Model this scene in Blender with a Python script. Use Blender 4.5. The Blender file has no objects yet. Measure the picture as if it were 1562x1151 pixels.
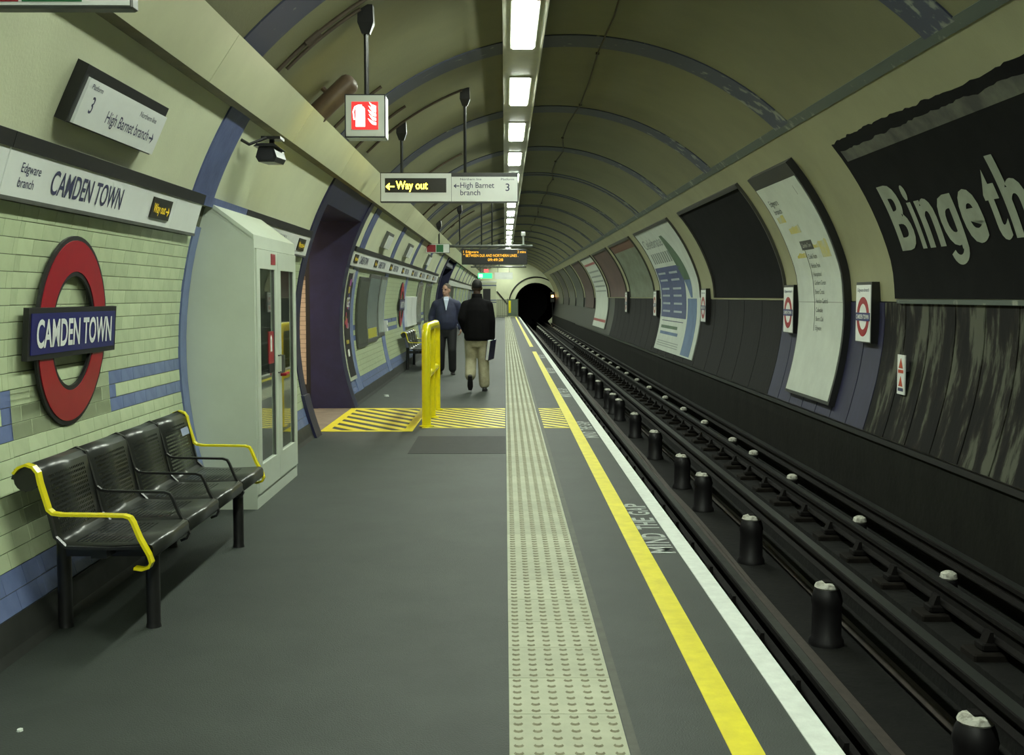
import bpy, bmesh, math, random
from mathutils import Vector, Matrix
random.seed(7)
S = bpy.context.scene
COL = S.collection
PI = math.pi

# ---------------------------------------------------------------- camera, world, exposure
cam = bpy.data.cameras.new('camera')
cam.sensor_width = 36.0
cam.lens = 36.0 * 1790 / 1562
cam.clip_start = 0.05
cam.clip_end = 300
cam_o = bpy.data.objects.new('camera', cam)
COL.objects.link(cam_o)
cam_o.location = (0, 0, 1.5)
cam_o.rotation_euler = (PI / 2 - math.atan(123.5 / 1790), 0, -math.atan(11 / 1790))
S.camera = cam_o
W = bpy.data.worlds.new('world')
S.world = W
W.use_nodes = True
W.node_tree.nodes['Background'].inputs[0].default_value = (0.5, 0.55, 0.45, 1)
W.node_tree.nodes['Background'].inputs[1].default_value = 0.01
S.view_settings.view_transform = 'Standard'
S.view_settings.look = 'None'
S.view_settings.gamma = 1.0
S.view_settings.use_curve_mapping = False
S.view_settings.exposure = 0.0
TUBE = 88.0                       # brightness of the fluorescent luminaires
TUBE_COL = (0.90, 1.0, 0.85)

# ---------------------------------------------------------------- materials
MATS = {}
def lin(c):
    return tuple((x / 12.92 if x <= 0.04045 else ((x + 0.055) / 1.055) ** 2.4) for x in c)
def mat(name, col, rough=0.6, metal=0.0, var=0.0, scale=6.0, bump=0.0, bscale=40.0, col2=None, spec=0.5,
        rand=0.0, stretch=None, detail=6.0, lo=0.35, hi=0.65):
    """col, col2 are linear base colours; var darkens with noise towards col2"""
    if name in MATS:
        return MATS[name]
    m = bpy.data.materials.new(name); m.use_nodes = True
    nt = m.node_tree; n = nt.nodes; l = nt.links
    p = n['Principled BSDF']
    p.inputs['Base Color'].default_value = (*col, 1)
    p.inputs['Roughness'].default_value = rough
    p.inputs['Metallic'].default_value = metal
    p.inputs['Specular IOR Level'].default_value = spec
    tc = None
    out = None
    if var > 0 or col2 is not None:
        tc = n.new('ShaderNodeTexCoord')
        mp = n.new('ShaderNodeMapping')
        if stretch: mp.inputs['Scale'].default_value = stretch
        l.new(tc.outputs['Object'], mp.inputs['Vector'])
        nz = n.new('ShaderNodeTexNoise')
        nz.inputs['Scale'].default_value = scale
        nz.inputs['Detail'].default_value = detail
        nz.inputs['Roughness'].default_value = 0.62
        l.new(mp.outputs['Vector'], nz.inputs['Vector'])
        rp = n.new('ShaderNodeValToRGB')
        rp.color_ramp.elements[0].position = lo
        rp.color_ramp.elements[1].position = hi
        c2 = col2 if col2 is not None else tuple(x * (1 - var) for x in col)
        rp.color_ramp.elements[0].color = (*c2, 1)
        rp.color_ramp.elements[1].color = (*col, 1)
        l.new(nz.outputs['Fac'], rp.inputs['Fac'])
        out = rp.outputs['Color']
    if rand > 0:
        oi = n.new('ShaderNodeObjectInfo')
        mr = n.new('ShaderNodeMapRange')
        mr.inputs['To Min'].default_value = 1 - rand
        mr.inputs['To Max'].default_value = 1 + rand * 0.4
        l.new(oi.outputs['Random'], mr.inputs['Value'])
        mx = n.new('ShaderNodeMix'); mx.data_type = 'RGBA'; mx.blend_type = 'MULTIPLY'
        mx.inputs['Factor'].default_value = 1
        if out: l.new(out, mx.inputs['A'])
        else: mx.inputs['A'].default_value = (*col, 1)
        l.new(mr.outputs['Result'], mx.inputs['B'])
        out = mx.outputs['Result']
    if out: l.new(out, p.inputs['Base Color'])
    if bump > 0:
        if tc is None: tc = n.new('ShaderNodeTexCoord')
        nb = n.new('ShaderNodeTexNoise'); nb.inputs['Scale'].default_value = bscale
        nb.inputs['Detail'].default_value = 4
        l.new(tc.outputs['Object'], nb.inputs['Vector'])
        bp = n.new('ShaderNodeBump'); bp.inputs['Strength'].default_value = bump
        bp.inputs['Distance'].default_value = 0.01
        l.new(nb.outputs['Fac'], bp.inputs['Height'])
        l.new(bp.outputs['Normal'], p.inputs['Normal'])
    MATS[name] = m
    return m
def emis(name, col, strength, base=(0.02, 0.02, 0.02)):
    if name in MATS: return MATS[name]
    m = bpy.data.materials.new(name); m.use_nodes = True
    p = m.node_tree.nodes['Principled BSDF']
    p.inputs['Base Color'].default_value = (*base, 1)
    p.inputs['Roughness'].default_value = 0.4
    p.inputs['Emission Color'].default_value = (*col, 1)
    p.inputs['Emission Strength'].default_value = strength
    MATS[name] = m
    return m
def glass(name, col=(0.8, 0.9, 0.82)):
    m = bpy.data.materials.new(name); m.use_nodes = True
    p = m.node_tree.nodes['Principled BSDF']
    p.inputs['Base Color'].default_value = (*col, 1)
    p.inputs['Roughness'].default_value = 0.02
    p.inputs['Transmission Weight'].default_value = 1.0
    p.inputs['IOR'].default_value = 1.5
    MATS[name] = m
    return m

ASPHALT = mat('platform_asphalt', (0.039, 0.046, 0.040), 0.62, col2=(0.026, 0.031, 0.027), scale=2.2, bump=0.35, bscale=160, spec=0.35, lo=0.25, hi=0.7)
PATCH = mat('darker_asphalt', (0.020, 0.023, 0.021), 0.7, var=0.3, scale=9, bump=0.3, bscale=160, spec=0.3)
LANDING = mat('landing_floor', (0.20, 0.165, 0.125), 0.6, var=0.3, scale=5, bump=0.2, bscale=120, spec=0.3)
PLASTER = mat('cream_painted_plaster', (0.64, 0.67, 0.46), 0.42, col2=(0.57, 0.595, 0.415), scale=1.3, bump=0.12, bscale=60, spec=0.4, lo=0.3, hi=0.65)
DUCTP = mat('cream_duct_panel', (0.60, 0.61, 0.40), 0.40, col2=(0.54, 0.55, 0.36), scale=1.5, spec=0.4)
SOFFIT = mat('shade_brown_soffit', (0.20, 0.17, 0.085), 0.6, var=0.3, scale=4)  # painted shade: the brown stands for the shadow beneath the cable duct
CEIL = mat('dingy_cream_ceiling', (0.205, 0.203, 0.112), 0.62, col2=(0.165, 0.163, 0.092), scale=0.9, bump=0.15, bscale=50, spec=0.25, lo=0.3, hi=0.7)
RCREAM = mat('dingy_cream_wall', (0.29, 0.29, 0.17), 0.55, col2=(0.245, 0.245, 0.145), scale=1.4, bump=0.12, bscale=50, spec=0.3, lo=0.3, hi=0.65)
GROUT = mat('tile_grout', (0.115, 0.125, 0.08), 0.9, spec=0.2)
TILE = mat('cream_glazed_tile', (0.59, 0.68, 0.43), 0.22, col2=(0.54, 0.625, 0.39), scale=9, rand=0.12, spec=0.5)
TILEB = mat('blue_glazed_tile', (0.175, 0.225, 0.42), 0.25, col2=(0.14, 0.185, 0.36), scale=9, rand=0.12, spec=0.5)
PTILE = mat('passage_tile', (0.74, 0.62, 0.46), 0.3, var=0.1, scale=8)
PILB = mat('blue_painted_band', (0.095, 0.125, 0.265), 0.45, col2=(0.06, 0.08, 0.19), scale=5, bump=0.2, bscale=30)
PILL = mat('pale_blue_band', (0.17, 0.22, 0.40), 0.4, col2=(0.13, 0.17, 0.32), scale=6)
NAVY = mat('navy_enamel', (0.016, 0.016, 0.060), 0.38, col2=(0.011, 0.011, 0.042), scale=5)
BLACKP = mat('black_paint', (0.012, 0.012, 0.013), 0.45, var=0.3, scale=8)
SKIRT = mat('dark_skirting', (0.030, 0.032, 0.028), 0.6, var=0.4, scale=6)
WHITEE = mat('white_enamel', (0.82, 0.85, 0.81), 0.28, var=0.06, scale=4)
WHITEP = mat('white_paint', (0.68, 0.72, 0.66), 0.55, var=0.16, scale=14, bump=0.15, bscale=120)
WHITEF = mat('worn_white_lettering', (0.42, 0.46, 0.42), 0.6, var=0.45, scale=25)
YELL = mat('yellow_road_paint', (0.72, 0.63, 0.010), 0.5, col2=(0.60, 0.52, 0.010), scale=9, bump=0.1, bscale=120)
YELG = mat('yellow_gloss_paint', (0.78, 0.68, 0.008), 0.25, var=0.12, scale=8)
TACT = mat('tactile_concrete', (0.40, 0.415, 0.30), 0.65, col2=(0.34, 0.355, 0.255), scale=7, rand=0.16, bump=0.1, bscale=150, spec=0.3)
TACD = mat('worn_tactile_dome', (0.27, 0.26, 0.175), 0.7, var=0.3, scale=60, spec=0.3)
DOORW = mat('cabinet_white', (0.58, 0.64, 0.53), 0.4, col2=(0.53, 0.585, 0.48), scale=2.0)
RED = mat('red_enamel', (0.36, 0.008, 0.020), 0.3, var=0.12, scale=6)
BLUE = mat('blue_enamel', (0.022, 0.022, 0.15), 0.3, var=0.12, scale=6)
INK = mat('dark_blue_ink', (0.035, 0.038, 0.10), 0.5)
BLACKM = mat('black_metal', (0.014, 0.014, 0.014), 0.32, metal=0.0, var=0.3, scale=20)
GREYM = mat('grey_metal', (0.13, 0.135, 0.12), 0.45, metal=0.2, var=0.3, scale=12)
STEEL = mat('rail_steel', (0.10, 0.105, 0.10), 0.40, metal=0.9, var=0.3, scale=14)
RUST = mat('rusty_steel', (0.0085, 0.0072, 0.0065), 0.85, var=0.5, scale=18, spec=0.15)
BED = mat('sooty_track_bed', (0.010, 0.010, 0.0085), 0.9, col2=(0.005, 0.005, 0.0045), scale=4, bump=0.6, bscale=18, spec=0.2)
CONC = mat('sooty_concrete', (0.014, 0.0145, 0.0115), 0.9, col2=(0.009, 0.009, 0.0075), scale=2.5, bump=0.4, bscale=14, spec=0.1, stretch=(1, 1, .5))
POT = mat('black_insulator', (0.010, 0.009, 0.010), 0.5, var=0.4, scale=14)
CERAM = mat('white_ceramic', (0.62, 0.62, 0.54), 0.4, col2=(0.30, 0.29, 0.24), scale=22, lo=0.4, hi=0.55)
BLACKPO = mat('blank_black_poster', (0.006, 0.006, 0.006), 0.85, var=0.4, scale=3, spec=0.1)
PAPER = mat('poster_paper', (0.52, 0.57, 0.50), 0.5, var=0.12, scale=3)
GLASS = glass('door_glass')
LENS = emis('lit_fluorescent_lens', TUBE_COL, TUBE, (0.8, 0.8, 0.8))
TRUNK = mat('light_trunking', (0.56, 0.57, 0.48), 0.5, var=0.15, scale=3)

def peel_mat():
    m = bpy.data.materials.new('peeling_dirty_lining'); m.use_nodes = True
    nt = m.node_tree; n = nt.nodes; l = nt.links; p = n['Principled BSDF']
    tc = n.new('ShaderNodeNewGeometry'); mp = n.new('ShaderNodeMapping')
    mp.inputs['Scale'].default_value = (1, 2.0, 0.6)
    l.new(tc.outputs['Position'], mp.inputs['Vector'])
    a = n.new('ShaderNodeTexNoise'); a.inputs['Scale'].default_value = 2.1; a.inputs['Detail'].default_value = 7; a.inputs['Roughness'].default_value = 0.6
    l.new(mp.outputs['Vector'], a.inputs['Vector'])
    r = n.new('ShaderNodeValToRGB')
    e = r.color_ramp.elements
    e[0].position = 0.45; e[0].color = (0.009, 0.0085, 0.008, 1)
    e[1].position = 0.585; e[1].color = (0.085, 0.09, 0.066, 1)
    x = r.color_ramp.elements.new(0.515); x.color = (0.018, 0.016, 0.013, 1)
    l.new(a.outputs['Fac'], r.inputs['Fac'])
    l.new(r.outputs['Color'], p.inputs['Base Color'])
    p.inputs['Roughness'].default_value = 0.75
    p.inputs['Specular IOR Level'].default_value = 0.12
    bp = n.new('ShaderNodeBump'); bp.inputs['Strength'].default_value = 0.5; bp.inputs['Distance'].default_value = 0.01
    l.new(a.outputs['Fac'], bp.inputs['Height']); l.new(bp.outputs['Normal'], p.inputs['Normal'])
    return m
PEEL = peel_mat()
SOOT = mat('sooty_black_lining', (0.010, 0.0095, 0.009), 0.75, col2=(0.006, 0.006, 0.006), scale=3, stretch=(1, 3, .7), bump=0.3, bscale=20, spec=0.15)
DBLUE = mat('dark_blue_lining', (0.016, 0.016, 0.055), 0.6, col2=(0.010, 0.010, 0.036), scale=4, stretch=(1, 2, .7))
def rib_mat():
    """dark blue paint flaking to pale plaster"""
    m = bpy.data.materials.new('flaking_blue_rib'); m.use_nodes = True
    nt = m.node_tree; n = nt.nodes; l = nt.links; p = n['Principled BSDF']
    tc = n.new('ShaderNodeTexCoord')
    a = n.new('ShaderNodeTexNoise'); a.inputs['Scale'].default_value = 7; a.inputs['Detail'].default_value = 5
    l.new(tc.outputs['Object'], a.inputs['Vector'])
    sp = n.new('ShaderNodeSeparateXYZ'); l.new(tc.outputs['Object'], sp.inputs['Vector'])
    mr = n.new('ShaderNodeMapRange'); mr.inputs['From Min'].default_value = 1.6; mr.inputs['From Max'].default_value = 2.8
    mr.inputs['To Min'].default_value = 0; mr.inputs['To Max'].default_value = 0.14
    l.new(sp.outputs['X'], mr.inputs['Value'])
    ad = n.new('ShaderNodeMath'); l.new(a.outputs['Fac'], ad.inputs[0]); l.new(mr.outputs['Result'], ad.inputs[1])
    r = n.new('ShaderNodeValToRGB'); e = r.color_ramp.elements
    e[0].position = 0.66; e[0].color = (0.045, 0.053, 0.088, 1)
    e[1].position = 0.74; e[1].color = (0.22, 0.24, 0.20, 1)
    l.new(ad.outputs[0], r.inputs['Fac']); l.new(r.outputs['Color'], p.inputs['Base Color'])
    p.inputs['Roughness'].default_value = 0.55
    return m
RIB = rib_mat()
BANDG = mat('flaking_grey_green_band', (0.07, 0.09, 0.075), 0.55, col2=(0.26, 0.28, 0.22), scale=5, lo=0.3, hi=0.42)
def perf_mat():
    """black sheet steel punched with rows of round holes, from UV in metres"""
    m = bpy.data.materials.new('perforated_black_steel'); m.use_nodes = True
    nt = m.node_tree; n = nt.nodes; l = nt.links; p = n['Principled BSDF']
    p.inputs['Base Color'].default_value = (0.022, 0.024, 0.021, 1)
    p.inputs['Roughness'].default_value = 0.30
    uv = n.new('ShaderNodeUVMap')
    mp = n.new('ShaderNodeVectorMath'); mp.operation = 'MULTIPLY'; mp.inputs[1].default_value = (1 / 0.021, 1 / 0.021, 0)
    l.new(uv.outputs['UV'], mp.inputs[0])
    fr = n.new('ShaderNodeVectorMath'); fr.operation = 'FRACTION'; l.new(mp.outputs[0], fr.inputs[0])
    sb = n.new('ShaderNodeVectorMath'); sb.operation = 'SUBTRACT'; sb.inputs[1].default_value = (0.5, 0.5, 0); l.new(fr.outputs[0], sb.inputs[0])
    ln = n.new('ShaderNodeVectorMath'); ln.operation = 'LENGTH'; l.new(sb.outputs[0], ln.inputs[0])
    lt = n.new('ShaderNodeMath'); lt.operation = 'LESS_THAN'; lt.inputs[1].default_value = 0.31; l.new(ln.outputs['Value'], lt.inputs[0])
    # solid margins: u in 0..w, v along the profile; holes only in the two fields
    sp = n.new('ShaderNodeSeparateXYZ'); l.new(uv.outputs['UV'], sp.inputs[0])
    def rng(sock, a, b):
        g = n.new('ShaderNodeMath'); g.operation = 'GREATER_THAN'; g.inputs[1].default_value = a; l.new(sock, g.inputs[0])
        h = n.new('ShaderNodeMath'); h.operation = 'LESS_THAN'; h.inputs[1].default_value = b; l.new(sock, h.inputs[0])
        k = n.new('ShaderNodeMath'); k.operation = 'MULTIPLY'; l.new(g.outputs[0], k.inputs[0]); l.new(h.outputs[0], k.inputs[1])
        return k.outputs[0]
    u = rng(sp.outputs['X'], 0.063, 0.504)
    v1 = rng(sp.outputs['Y'], 0.252, 0.525)
    v2 = rng(sp.outputs['Y'], 0.588, 0.840)
    mx = n.new('ShaderNodeMath'); mx.operation = 'MAXIMUM'; l.new(v1, mx.inputs[0]); l.new(v2, mx.inputs[1])
    m1 = n.new('ShaderNodeMath'); m1.operation = 'MULTIPLY'; l.new(u, m1.inputs[0]); l.new(mx.outputs[0], m1.inputs[1])
    m2 = n.new('ShaderNodeMath'); m2.operation = 'MULTIPLY'; l.new(m1.outputs[0], m2.inputs[0]); l.new(lt.outputs[0], m2.inputs[1])
    iv = n.new('ShaderNodeMath'); iv.operation = 'SUBTRACT'; iv.inputs[0].default_value = 1; l.new(m2.outputs[0], iv.inputs[1])
    l.new(iv.outputs[0], p.inputs['Alpha'])
    return m
PERF = perf_mat()

# ---------------------------------------------------------------- mesh helpers
def link(o, parent=None):
    COL.objects.link(o)
    if parent is not None: o.parent = parent
    return o
class MB:
    def __init__(s): s.v = []; s.f = []; s.mi = []; s.sm = []
    def add(s, vs, fs, mi=0, sm=False):
        b = len(s.v); s.v += [tuple(p) for p in vs]
        for f in fs: s.f.append(tuple(i + b for i in f)); s.mi.append(mi); s.sm.append(sm)
        return s
    def box(s, x0, x1, y0, y1, z0, z1, mi=0):
        return s.add([(x0,y0,z0),(x1,y0,z0),(x1,y1,z0),(x0,y1,z0),(x0,y0,z1),(x1,y0,z1),(x1,y1,z1),(x0,y1,z1)],
                     [(0,3,2,1),(4,5,6,7),(0,1,5,4),(1,2,6,5),(2,3,7,6),(3,0,4,7)], mi)
    def bevbox(s, x0, x1, y0, y1, z0, z1, b=0.01, mi=0):
        """box with chamfered vertical and horizontal edges (lofted octagon)"""
        def ring(i, z):
            a, c, e, g = x0 + i, x1 - i, y0 + i, y1 - i
            return [(a+b,e,z),(c-b,e,z),(c,e+b,z),(c,g-b,z),(c-b,g,z),(a+b,g,z),(a,g-b,z),(a,e+b,z)]
        rings = [ring(b, z0), ring(0, z0 + b), ring(0, z1 - b), ring(b, z1)]
        return s.loft(rings, mi)
    def loft(s, rings, mi=0, sm=False, caps=True, closed=True):
        n = len(rings[0]); vs = [p for r in rings for p in r]; fs = []
        for i in range(len(rings) - 1):
            for j in range(n if closed else n - 1):
                k = (j + 1) % n
                fs.append((i*n+j, i*n+k, (i+1)*n+k, (i+1)*n+j))
        b = len(s.v); s.add(vs, fs, mi, sm)
        if caps and closed:
            s.f.append(tuple(b + j for j in reversed(range(n)))); s.mi.append(mi); s.sm.append(False)
            m = (len(rings) - 1) * n
            s.f.append(tuple(b + m + j for j in range(n))); s.mi.append(mi); s.sm.append(False)
        return s
    def prism_y(s, prof, y0, y1, mi=0, sm=False):
        """closed xz profile pushed along y"""
        return s.loft([[(x, y0, z) for x, z in prof], [(x, y1, z) for x, z in prof]], mi, sm)
    def prism_x(s, prof, x0, x1, mi=0):
        return s.loft([[(x0, y, z) for y, z in prof], [(x1, y, z) for y, z in prof]], mi)
    def prism_z(s, prof, z0, z1, mi=0):
        return s.loft([[(x, y, z0) for x, y in prof], [(x, y, z1) for x, y in prof]], mi)
    def sheet_y(s, prof, ys, mi=0, sm=True):
        """open xz profile pushed along the list ys"""
        n = len(prof)
        vs = [(x, y, z) for y in ys for x, z in prof]
        fs = [(i*n+j, i*n+j+1, (i+1)*n+j+1, (i+1)*n+j) for i in range(len(ys)-1) for j in range(n-1)]
        return s.add(vs, fs, mi, sm)
    def tube(s, path, r, n=8, mi=0, caps=True):
        P = [Vector(p) for p in path]; rings = []
        up = None
        for i, p in enumerate(P):
            d = (P[min(i+1, len(P)-1)] - P[max(i-1, 0)]).normalized()
            if up is None:
                up = Vector((0, 0, 1)) if abs(d.z) < 0.9 else Vector((0, 1, 0))
            a = d.cross(up).normalized(); c = a.cross(d).normalized(); up = c
            rr = r[i] if isinstance(r, (list, tuple)) else r
            rings.append([p + (a * math.cos(t) + c * math.sin(t)) * rr for t in (2*PI*k/n for k in range(n))])
        return s.loft(rings, mi, True, caps)
    def flatbar(s, path, w, t, mi=0):
        """flat bar of width w along y and thickness t, path in the xz plane at y=0 centred"""
        P = [Vector((x, 0, z)) for x, z in path]; rings = []
        for i, p in enumerate(P):
            d = (P[min(i+1, len(P)-1)] - P[max(i-1, 0)]).normalized()
            nn = Vector((-d.z, 0, d.x)) * t / 2
            h = Vector((0, w / 2, 0))
            rings.append([p + nn - h, p + nn + h, p - nn + h, p - nn - h])
        return s.loft(rings, mi)
    def lathe(s, prof, c=(0, 0, 0), n=16, mi=0, sm=True):
        rings = [[(c[0] + r * math.cos(2*PI*k/n), c[1] + r * math.sin(2*PI*k/n), c[2] + z) for k in range(n)] for r, z in prof]
        return s.loft(rings, mi, sm)
    def move(s, dx=0, dy=0, dz=0, rz=0):
        c, n = math.cos(rz), math.sin(rz)
        s.v = [(x*c - y*n + dx, x*n + y*c + dy, z + dz) for x, y, z in s.v]; return s
    def mesh(s, name, mats):
        me = bpy.data.meshes.new(name); me.from_pydata(s.v, [], s.f); me.update()
        for m in (mats if isinstance(mats, (list, tuple)) else [mats]): me.materials.append(m)
        me.polygons.foreach_set('material_index', s.mi)
        me.polygons.foreach_set('use_smooth', s.sm)
        if any(s.sm): me.set_sharp_from_angle(angle=math.radians(38))
        bm = bmesh.new(); bm.from_mesh(me); bmesh.ops.recalc_face_normals(bm, faces=bm.faces); bm.to_mesh(me); bm.free()
        return me
    def build(s, name, mats, parent=None):
        return link(bpy.data.objects.new(name, s.mesh(name, mats)), parent)
def tag(o, label=None, cat=None, group=None, kind=None):
    if label: o['label'] = label
    if cat: o['category'] = cat
    if group: o['group'] = group
    if kind: o['kind'] = kind
    return o
def struct(o): o['kind'] = 'structure'; return o
def thing(name, label, cat, loc=(0, 0, 0), group=None, rz=0):
    o = bpy.data.objects.new(name, None); o.empty_display_size = 0.1
    o.location = loc; o.rotation_euler = (0, 0, rz); COL.objects.link(o)
    return tag(o, label, cat, group)
ORD = ['first', 'second', 'third', 'fourth', 'fifth', 'sixth', 'seventh', 'eighth', 'ninth', 'tenth', 'eleventh', 'twelfth', 'thirteenth', 'fourteenth', 'fifteenth', 'sixteenth', 'seventeenth', 'eighteenth', 'nineteenth', 'twentieth']
def ordn(k):
    if k < 20: return ORD[k]
    t, u = divmod(k + 1, 10); T = {2: 'twenty', 3: 'thirty', 4: 'forty', 5: 'fifty'}[t]
    return (T[:-1] + 'ieth') if u == 0 else T + '-' + ORD[u - 1]
def kids(o): return [c for c in COL.objects if c.parent == o]
def copy_tree(o, loc=None, label=None, parent=None, skip=()):
    c = o.copy(); COL.objects.link(c); c.parent = parent
    if loc is not None: c.location = loc
    if label: c['label'] = label
    for ch in kids(o):
        if ch.name.split('.')[0] in skip: continue
        copy_tree(ch, None, None, c)
    return c

# text as flat meshes
_tc = {}
def text_geo(s, bold=0.0):
    key = (s, bold)
    if key in _tc: return _tc[key]
    cu = bpy.data.curves.new('t', 'FONT'); cu.body = s; cu.size = 1; cu.resolution_u = 4; cu.offset = bold
    cu.fill_mode = 'FRONT'
    ob = bpy.data.objects.new('t', cu); COL.objects.link(ob)
    dg = bpy.context.evaluated_depsgraph_get()
    me = bpy.data.meshes.new_from_object(ob.evaluated_get(dg))
    v = [(p.co.x, p.co.y) for p in me.vertices]; f = [tuple(p.vertices) for p in me.polygons]
    bpy.data.objects.remove(ob); bpy.data.meshes.remove(me); bpy.data.curves.remove(cu)
    _tc[key] = (v, f); return _tc[key]
CAPH = max(p[1] for p in text_geo('H')[0])
def text(mb, s, fn, h, w=None, bold=0.0, mi=0, align='l', slices=0):
    """letters with cap height h (and total width w) mapped through fn(x, y) -> point"""
    v, f = text_geo(s, bold)
    x0 = min(p[0] for p in v); x1 = max(p[0] for p in v)
    k = h / CAPH; kx = k if w is None else w / (x1 - x0)
    ww = (x1 - x0) * kx
    ox = {'l': 0, 'c': -ww / 2, 'r': -ww}[align]
    pts = [((p[0] - x0) * kx + ox, p[1] * k) for p in v]
    if slices:
        bm = bmesh.new(); bv = [bm.verts.new((x, y, 0)) for x, y in pts]
        for q in f:
            try: bm.faces.new([bv[i] for i in q])
            except ValueError: pass
        ys = [p[1] for p in pts]; a, b = min(ys), max(ys)
        for i in range(1, slices):
            g = list(bm.verts) + list(bm.edges) + list(bm.faces)
            bmesh.ops.bisect_plane(bm, geom=g, plane_co=(0, a + (b - a) * i / slices, 0), plane_no=(0, 1, 0))
        bm.verts.index_update()
        pts = [(p.co.x, p.co.y) for p in bm.verts]; f = [tuple(q.index for q in fc.verts) for fc in bm.faces]; bm.free()
    mb.add([fn(x, y) for x, y in pts], f, mi)
    return ww

def arrow(mb, fn, h, left=False, mi=0):
    t = h * .085; L = h * 1.15; y = h * .40; a = h * .44
    pts = [[(0, y - t), (L - a * .4, y - t), (L - a * .4, y + t), (0, y + t)],
           [(L, y), (L - a - t, y + a + t * .4), (L - a - t, y + a - t * 2.6), (L - t * 3.2, y)],
           [(L, y), (L - t * 3.2, y), (L - a - t, y - a + t * 2.6), (L - a - t, y - a - t * .4)]]
    for q in pts:
        mb.add([fn(L - x if left else x, yy) for x, yy in q], [(0, 1, 2, 3)], mi)
# ---------------------------------------------------------------- the tunnel's cross-section
CX, CZ, RC = 0.674, 0.90, 3.25           # ceiling lining
LX, LZ, RL = 0.91, 1.12, 3.15            # platform-side wall cladding
Y0, YE = -9.0, 90.0
def lw(z, off=0.0):
    a = math.asin((z - LZ) / RL); r = RL - off
    return (LX - r * math.cos(a), LZ + r * math.sin(a))
def lang(z): return math.asin((z - LZ) / RL)
RT = [(1.9, CX + math.sqrt(RC*RC - 1.0)), (1.5, 3.83), (1.1, 3.83), (0.7, 3.775), (0.3, 3.68), (0.11, 3.63), (-0.3, 3.62), (-1.4, 3.62)]
def rwx(z):
    if z >= 1.9: return CX + math.sqrt(max(RC*RC - (z - CZ)**2, 0))
    P = RT
    for i in range(len(P) - 1):
        if P[i][0] >= z >= P[i+1][0]:
            def tan(j):
                if j <= 0: return (rwx(1.9) - rwx(2.0)) / -0.1
                if j >= len(P) - 1: return 0
                return (P[j+1][1] - P[j-1][1]) / (P[j+1][0] - P[j-1][0])
            h = P[i+1][0] - P[i][0]; t = (z - P[i][0]) / h
            a, b = P[i][1], P[i+1][1]; ta, tb = tan(i) * h, tan(i+1) * h
            return (2*t**3-3*t*t+1)*a + (t**3-2*t*t+t)*ta + (-2*t**3+3*t*t)*b + (t**3-t*t)*tb
    return P[-1][1]
def rw(z, off=0.0):
    e = 0.01
    dx, dz = rwx(z + e) - rwx(z - e), 2 * e
    L = math.hypot(dx, dz)
    return (rwx(z) - off * dz / L, z + off * dx / L)
def lin_s(a, b, n): return [a + (b - a) * i / n for i in range(n + 1)]
RINGS = [8.2 + 4.44 * k for k in range(-3, 19)]   # far edge of every lining rib
OPEN1 = (12.72, 15.70)
OPEN2 = (37.7, 43.5)

# ================================================================ STRUCTURE
# platform floor with the passage landing cut out of the wall side
fl = struct(MB().box(-2.5, 1.116, Y0, 86.6, -0.14, 0.0).build('floor', ASPHALT))
tag(fl, 'dark grey asphalt station platform floor')
pl = struct(MB().box(-7.2, -2.5, OPEN1[0] - 0.1, 16.7, -0.14, 0.0).build('floor_passage', LANDING))
tag(pl, 'beige landing floor leading into the side passage')
o = MB().box(-2.5, -2.06, OPEN1[0], OPEN1[1], 0.0005, 0.004).build('threshold', LANDING, fl)
struct(MB().box(0.95, 1.05, Y0, 86.6, -1.35, -0.14).build('wall_platform_edge', CONC))
tag(bpy.data.objects['wall_platform_edge'], 'sooty concrete face under the platform edge')
# track bed with the pit between the running rails
bedprof = [(0.9, -1.5), (0.9, -0.80), (1.92, -0.80), (1.96, -1.13), (2.92, -1.13), (2.96, -0.80), (3.95, -0.80), (3.95, -1.5)]
struct(tag(MB().prism_y(bedprof, Y0, 112).build('floor_track', BED), 'sooty black track bed with a pit between the rails'))

# ceiling lining
aL = math.acos((-1.93 - CX) / RC); aR = math.asin((3.27 - CZ) / RC)
arc = [(CX + RC * math.cos(t), CZ + RC * math.sin(t)) for t in lin_s(aL, aR, 48)]
arc2 = [(CX + (RC + .12) * math.cos(t), CZ + (RC + .12) * math.sin(t)) for t in lin_s(aR, aL, 48)]
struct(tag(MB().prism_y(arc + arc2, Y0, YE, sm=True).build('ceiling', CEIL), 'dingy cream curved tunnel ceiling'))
# right wall: cream upper part, sooty lower part
def rprof(za, zb, n, off=0.0, back=0.14):
    z = lin_s(za, zb, n)
    return [rw(q, off) for q in z] + [rw(q, -back) for q in reversed(z)]
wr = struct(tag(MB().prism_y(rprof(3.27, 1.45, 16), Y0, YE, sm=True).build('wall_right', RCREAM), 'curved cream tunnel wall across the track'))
wl2 = struct(tag(MB().prism_y(rprof(1.45, 0.11, 14, -0.02), Y0, YE, sm=True).build('wall_right_lower', BLACKP), 'sooty iron lining below the posters across the track'))
wb = struct(tag(MB().prism_y([rw(z) for z in lin_s(0.11, -0.9, 6)] + [(3.9, -0.9), (3.9, 0.11)], Y0, YE).build('wall_right_base', CONC), 'sooty concrete upstand beside the far rail'))
# lining panels below the posters, each its own piece
pan = {}
y = 5.6; i = 0
while y < 40:
    w = 0.62 if y < 16 else 1.3
    key = 'PEEL' if y < 11.3 else ('BLUE' if y < 15.6 else 'SOOT')
    if (key, w) not in pan:
        pan[(key, w)] = MB().prism_y(rprof(1.44, 0.15, 8, 0.012, 0.02), 0.012, w - 0.012, sm=True).mesh('lining_panel', {'PEEL': PEEL, 'BLUE': DBLUE, 'SOOT': SOOT}[key])
    p = link(bpy.data.objects.new('lining_panel', pan[(key, w)]), wl2); p.location = (0, y, 0)
    y += w
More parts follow.
